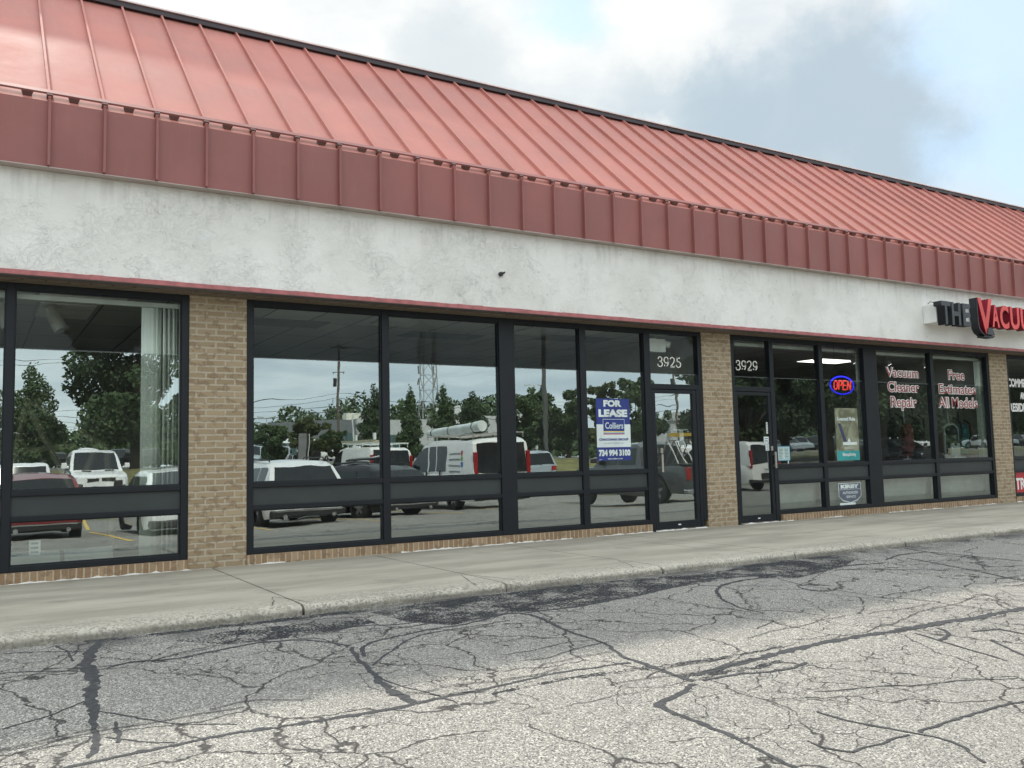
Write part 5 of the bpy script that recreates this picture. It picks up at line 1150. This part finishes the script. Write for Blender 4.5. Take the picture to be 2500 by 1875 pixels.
T = [  # kind, bearing, distance, height, width, leaf, label
 ('shade_tree', 8.4, 57, 13.0, 11, 'big', 0, 'big dark spreading tree filling the right half of the left window'),
 ('shade_tree', 12.2, 62, 10.5, 5, 'big', 0, 'big dark tree half hidden by the blinds of the left window'),
 ('poplar_tree', 2.9, 66, 7.2, 2.9, 'column', 1, 'slim pointed tree left of the big dark tree in the left window'),
 ('poplar_tree', -1.5, 70, 8.5, 4.5, 'column', 1, 'slim tree at the far left edge of the left window'),
 ('poplar_tree', 22.6, 84, 7.2, 2.3, 'column', 0, 'dark columnar tree just left of the mullion in the second window'),
 ('poplar_tree', 24.85, 84, 7.2, 1.9, 'column', 1, 'columnar tree left of the arched entrance'),
 ('poplar_tree', 27.0, 84, 7.1, 2.2, 'column', 1, 'columnar tree right of the arched entrance under the lattice tower'),
 ('poplar_tree', 29.0, 84, 6.6, 3.0, 'column', 0, 'wide columnar tree nearest the thick window post'),
 ('young_tree', 16.4, 78, 3.4, 3.8, 'round', 1, 'low bushy tree behind the pale lamp post'),
 ('young_tree', 18.7, 76, 4.0, 3.8, 'round', 2, 'low bushy tree behind the grey pylon sign'),
 ('young_tree', 20.2, 80, 2.9, 2.8, 'round', 0, 'low bushy tree behind the tall delivery van'),
 ('shade_tree', 32.4, 74, 6.2, 5.0, 'round', 1, 'round tree left of the dark square pole'),
 ('poplar_tree', 33.4, 78, 6.7, 1.5, 'column', 1, 'narrow spired tree beside the dark square pole'),
 ('shade_tree', 35.0, 74, 5.9, 4.9, 'round', 1, 'round tree right of the dark square pole'),
 ('shade_tree', 37.4, 70, 6.0, 4.4, 'round', 2, 'tree showing at the left edge of the lease sign'),
 ('shade_tree', 39.4, 68, 6.3, 4.8, 'round', 1, 'feathery tree to the right of the lease sign'),
 ('shade_tree', 46.2, 55, 11, 9.5, 'big', 0, 'large shade tree mirrored in the second door'),
 ('shade_tree', 48.6, 58, 12, 10, 'big', 0, 'large shade tree mirrored behind the hours card'),
 ('shade_tree', 51.0, 60, 12, 10.5, 'big', 1, 'large shade tree mirrored behind the OPEN sign'),
 ('shade_tree', 54.2, 62, 12.5, 11, 'big', 0, 'large shade tree mirrored behind the words Vacuum Cleaner'),
 ('shade_tree', 57.2, 64, 12.5, 11, 'big', 0, 'large shade tree mirrored behind the word Estimates'),
 ('shade_tree', 60.5, 66, 13, 12, 'big', 0, 'large shade tree mirrored in the window at the far right'),
]
for i, (nm, be, di, h, w, st, lf, lb) in enumerate(T):
    nn = {'big': 42000, 'round': 13000, 'column': 11000}[st]
    tree(nm, mir(be, di, -.1), h, w, st, LEAF[lf], nn, lb, TG, 100+i, {'big': .15, 'round': .13, 'column': .11}[st])
# far-off wood on the skyline: one mass
rg = np.random.default_rng(77); cl = []
for i in range(150):
    be = rg.uniform(-6, 68); di = rg.uniform(235, 330) if be < 24 else rg.uniform(190, 270); p = mir(be, di); hh = (17 if be < 22 else 14 if be < 31 else 8)*rg.uniform(.75, 1.15); r = rg.uniform(4, 8)
    cl += [((p.x, p.y, p.z+hh*.35), (r*1.2, r*1.2, hh*.35)), ((p.x+rg.normal(0, 2), p.y, p.z+hh*.75), (r*.8, r*.8, hh*.25))]
V = leaves(cl, 130000, .62, rg); tag(crown_obj('woodland', V, LEAF[1], None), kind='stuff')
# utility poles and wires
WOOD = plain('weathered_pole_wood', (.13, .11, .09), .9, vs=4); WIRE = plain('wire_black', (.02, .02, .022), .6); GALV = plain('galvanised_grey', (.36, .38, .38), .5)
def upole(p, label):
    s = empty('utility_pole', p, R(12), label=label, cat='pole', group='utility poles along the road')
    MB().cyl((0, 0, -.5), (0, 0, 13.6), .17, .13, 12).build('post', WOOD, s)
    MB().box(-1.0, 1.0, -.06, .06, 12.85, 12.97).build('crossarm', WOOD, s); MB().box(-.7, .7, -.06, .06, 10.2, 10.3).build('crossarm', WOOD, s)
    mb = MB().tube([(.1, 0, 12.2), (.75, 0, 12.85)], .03, 6)
    for x in (-.9, -.3, .9): mb.cyl((x, 0, 12.97), (x, 0, 13.15), .05, n=8)
    for x in (-.6, .6): mb.cyl((x, 0, 10.0), (x, 0, 10.2), .06, n=8)
    mb.build('insulator', GALV, s); MB().cyl((-.42, .1, 8.6), (-.42, .1, 9.5), .20, n=12).build('cable_loop', WIRE, s); return p
A = upole(mir(20.35, 102), 'weathered utility pole with two crossarms in the second window'); Bp = upole(mir(-6, 118), 'weathered utility pole off to the left of the lot'); Cp = upole(mir(42, 112), 'weathered utility pole mirrored near the first door')
for i, (z, lb) in enumerate(((13.1, 'uppermost'), (12.6, 'second from top'), (7.6, 'third from top'), (7.0, 'middle of the lower bundle'), (6.4, 'lower middle'), (5.8, 'thick lowest'))):
    mb = MB()
    for a, b in ((A, Bp), (A, Cp)):
        pts = []
        for k in range(13): t = k/12; q = a.lerp(b, t); pts.append((q.x, q.y, q.z+z-2.2*4*t*(1-t)*.5))
        mb.tube(pts, .022 if i < 5 else .035, 5)
    tag(mb.build('overhead_wire', WIRE), lb+' overhead wire strung between the utility poles', 'wire', 'overhead wires along the road')
# lamp posts
LW = plain('pale_lamp_paint', (.62, .66, .64), .5); DK = plain('dark_pole_paint', (.075, .08, .075), .5)
def lamp(p, h, label, heads=2, mat=LW, r=.09):
    s = empty('lamp_post', p, R(20), label=label, cat='lamp post', group='lamp posts around the lots')
    MB().cyl((0, 0, -.1), (0, 0, h), r*1.25, r*.8, 10).build('post', mat, s); MB().cyl((0, 0, -.1), (0, 0, .6), r*2.3, n=12).build('footing', M['concrete'], s)
    for q in ((-1, 1) if heads == 2 else (1,)): MB().box(q*.05, q*.5, -.03, .03, h-.05, h+.02).box(q*.35, q*1.0, -.16, .16, h-.06, h+.08).build('lamp_head', mat, s)
lamp(mir(15.95, 104), 5.4, 'pale twin headed lamp post at the left of the second window')
lamp(mir(21.3, 112), 6, 'pale lamp post in front of the grey showroom corner', 1)
for i, (be, d, h) in enumerate(((1.0, 150, 6.2), (1.9, 150, 5.6), (2.5, 140, 5.2), (3.3, 150, 4.6), (-.4, 140, 5.2))): lamp(mir(be, d), h, ['pale lamp post at the left edge of the far cluster', 'tallest pale lamp post of the far cluster', 'pale lamp post in the middle of the far cluster', 'short pale lamp post at the right of the far cluster', 'pale lamp post outside the far cluster'][i])
lamp(mir(32.9, 88), 7.2, 'pale twin headed lamp post among the round trees'); lamp(mir(43.0, 78), 6.6, 'pale lamp post mirrored in the first door', 1)
s = empty('square_pole', mir(33.6, 43), R(15), label='tall dark square pole at the edge of the lawn', cat='pole'); MB().box(-.09, .09, -.09, .09, -.2, 9).build('post', DK, s); MB().box(-.3, .3, -.3, .3, -.2, .5).build('footing', M['concrete'], s); MB().box(-.9, .9, -.2, .2, 9, 9.15).build('lamp_head', DK, s)
s = empty('pylon_sign', mir(18.15, 72), R(8), label='narrow grey pylon sign beside a dark post', cat='sign'); MB().box(-.36, .30, -.12, .12, -.2, 2.3).build('slab', plain('pylon_grey', (.17, .175, .18), .6), s); MB().box(.36, .48, -.1, .1, -.2, 2.3).build('post', WIRE, s); MB().box(.50, .56, -.1, .1, -.2, 2.3).build('trim', LW, s)
s = empty('litter_bin', mir(16.5, 103), label='pale round bin near the pale twin headed lamp post', cat='bin'); MB().cyl((0, 0, 0), (0, 0, 1.5), .55, n=16).build('drum', LW, s); MB().cyl((0, 0, 1.5), (0, 0, 1.6), .6, n=16).build('lid', GALV, s)
# lattice tower
s = empty('lattice_tower', mir(26.1, 205), R(10), label='tall steel lattice tower above the trees of the second window', cat='tower'); mb = MB(); Wt = 1.75
for a, b in ((-1, -1), (1, -1), (1, 1), (-1, 1)): mb.tube([(a*Wt, b*Wt, 0), (a*Wt*.8, b*Wt*.8, 36)], .14, 6)
mb.build('legs', GALV, s); mb = MB()
for k in range(9):
    z0, z1 = k*4, k*4+4; w0, w1 = Wt*(1-.2*z0/36), Wt*(1-.2*z1/36)
    for a, b, c, d in ((-1, -1, 1, -1), (1, -1, 1, 1), (1, 1, -1, 1), (-1, 1, -1, -1)):
        mb.tube([(a*w0, b*w0, z0), (c*w1, d*w1, z1)], .08, 5).tube([(a*w1, b*w1, z1), (c*w1, d*w1, z1)], .06, 5)
mb.build('bracing', GALV, s); mb = MB()
for k in range(4):
    for a in (-1, 1): mb.box(a*1.9-.15, a*1.9+.15, -1.9, -1.6, 17.5+k*3, 19.3+k*3)
mb.build('antennas', GALV, s)
# showroom across the road
GW, WW = plain('grey_cladding', (.22, .235, .25), .6), plain('pale_wall_panel', (.55, .57, .57), .6); GG = plain('green_glass', (.06, .12, .11), .08, spec=.8)
p = mir(21.5, 142); s = empty('showroom', p, label='grey car showroom with arched white entrance beyond the lawn', cat='building'); dR = Vector((20, 13, 0)).normalized(); dB = Vector((-8.9, -18, 0)).normalized()
def slabwall(nm, a, b, z0, z1, mat, par, th=.5):
    d = (Vector(b)-Vector(a)); d.z = 0; n = Vector((d.y, -d.x, 0)).normalized()*th; A3, B3 = Vector(a), Vector(b); q = [A3, B3, B3+n, A3+n]
    vs = [(v.x, v.y, z0) for v in q]+[(v.x, v.y, z1) for v in q]; return MB().add(vs, [(3,2,1,0),(4,5,6,7),(0,1,5,4),(1,2,6,5),(2,3,7,6),(3,0,4,7)]).build(nm, mat, par)
c0 = Vector((0, 0, 0)); cL = dB*22; cR = dR*27
slabwall('wall', c0, cL, 0, 6.9, GW, s, -.6); slabwall('wall', c0-dB*.01, cR, 0, 6.8, WW, s, .6); slabwall('corner_panel', c0-dR*.3-dB*.7, c0+dR*2.2-dB*.7, 0, 7.1, WW, s, .5)
slabwall('wall', cL, cL+Vector((dR.x*25, dR.y*25, 0)), 0, 6.9, GW, s, .6)
MB().add([(v.x, v.y, 6.7) for v in (c0, cR, cR+dB*22, cL)], [(0, 1, 2, 3)]).build('roof', WW, s); slabwall('plant_screen', dB*6+dR*3, dB*15+dR*9, 6.7, 8.0, plain('cream_screen', (.66, .66, .56), .6), s, -3)
for a in np.arange(.6, 7.5, 1.4): slabwall('window', dB*a+dR*-.05, dB*(a+1.25)+dR*-.05, .6, 4.4, GG, s, .12)
for a in list(np.arange(2.8, 8.5, 1.5)): slabwall('window', dR*a-dB*.75, dR*(a+1.35)-dB*.75, .6, 4.2, GG, s, .1)
e0, e1 = 11.3, 15.2
slabwall('entrance_portal', dR*e0-dB*1.5, dR*e1-dB*1.5, 0, 8.3, plain('white_portal', (.72, .74, .74), .6), s, 1.5)
mid = (e0+e1)/2; o = empty('tmp'); bpy.data.objects.remove(o)
arcp = [(-1.0, .3), (1.0, .3)]+[(1.0*math.cos(t), 3.9+1.3*math.sin(t)) for t in np.linspace(0, math.pi, 15)]
ang = math.atan2(dR.y, dR.x); pc = dR*mid-dB*1.56
mb = MB(); ca, sa = math.cos(ang), math.sin(ang); n2 = Vector((sa, -ca, 0))
sgn = 1 if n2.dot(-dB) > 0 else -1
for th, mi in ((.10, 0),):
    vs = [(pc.x+x*ca+n2.x*sgn*.02, pc.y+x*sa+n2.y*sgn*.02, z) for x, z in arcp]+[(pc.x+x*ca+n2.x*sgn*(th+.02), pc.y+x*sa+n2.y*sgn*(th+.02), z) for x, z in arcp]; n = len(arcp)
    mb.add(vs, [tuple(range(n)), tuple(range(2*n-1, n-1, -1))]+[(i, (i+1) % n, n+(i+1) % n, n+i) for i in range(n)])
aw = mb.build('arched_window', GG, s); mb = MB()
for x in (-.5, 0, .5): mb.tube([(pc.x+x*ca+n2.x*sgn*.16, pc.y+x*sa+n2.y*sgn*.16, .3), (pc.x+x*ca+n2.x*sgn*.16, pc.y+x*sa+n2.y*sgn*.16, 4.8)], .04, 5)
for z in (2.2, 3.9): mb.tube([(pc.x-ca+n2.x*sgn*.16, pc.y-sa+n2.y*sgn*.16, z), (pc.x+ca+n2.x*sgn*.16, pc.y+sa+n2.y*sgn*.16, z)], .04, 5)
mb.build('glazing_bars', LW, aw)
for a in list(np.arange(17, 26, 1.6)): slabwall('window', dR*a-dB*.75, dR*(a+1.4)-dB*.75, .6, 3.6, GG, s, .1)
# pale low building seen in the first door, and a low store at the left
def lowhall(be, di, w, d, h, label, wall, roofm, rot):
    s = empty('low_building', mir(be, di), R(rot), label=label, cat='building')
    MB().box(-w/2, w/2, -d/2, d/2, -.2, h).build('wall', wall, s); MB().add([(-w/2-.3, -d/2-.3, h), (w/2+.3, -d/2-.3, h), (w/2+.3, d/2+.3, h), (-w/2-.3, d/2+.3, h), (-w/2, 0, h+1.3), (w/2, 0, h+1.3)], [(0, 1, 5, 4), (2, 3, 4, 5), (0, 4, 3), (1, 2, 5), (3, 2, 1, 0)]).build('roof', roofm, s)
    for i in range(4): MB().box(-w/2+1.2+i*(w-2)/4, -w/2+2.4+i*(w-2)/4, d/2, d/2+.06, 1.1, 2.6).build('window', GG, s)
    for sx in (-1, 1): MB().box(sx*w/2-.1, sx*w/2+.1, d/2-.1, d/2+.12, -.2, h-.01).build('corner_post', LW, s)
lowhall(42.6, 120, 14, 9, 4.2, 'pale low building with shallow roof mirrored in the first door', WW, plain('pale_roof', (.45, .47, .46), .6), -35)
lowhall(15.6, 128, 9, 8, 2.6, 'pale low shed at the left edge of the second window', WW, LW, -15)
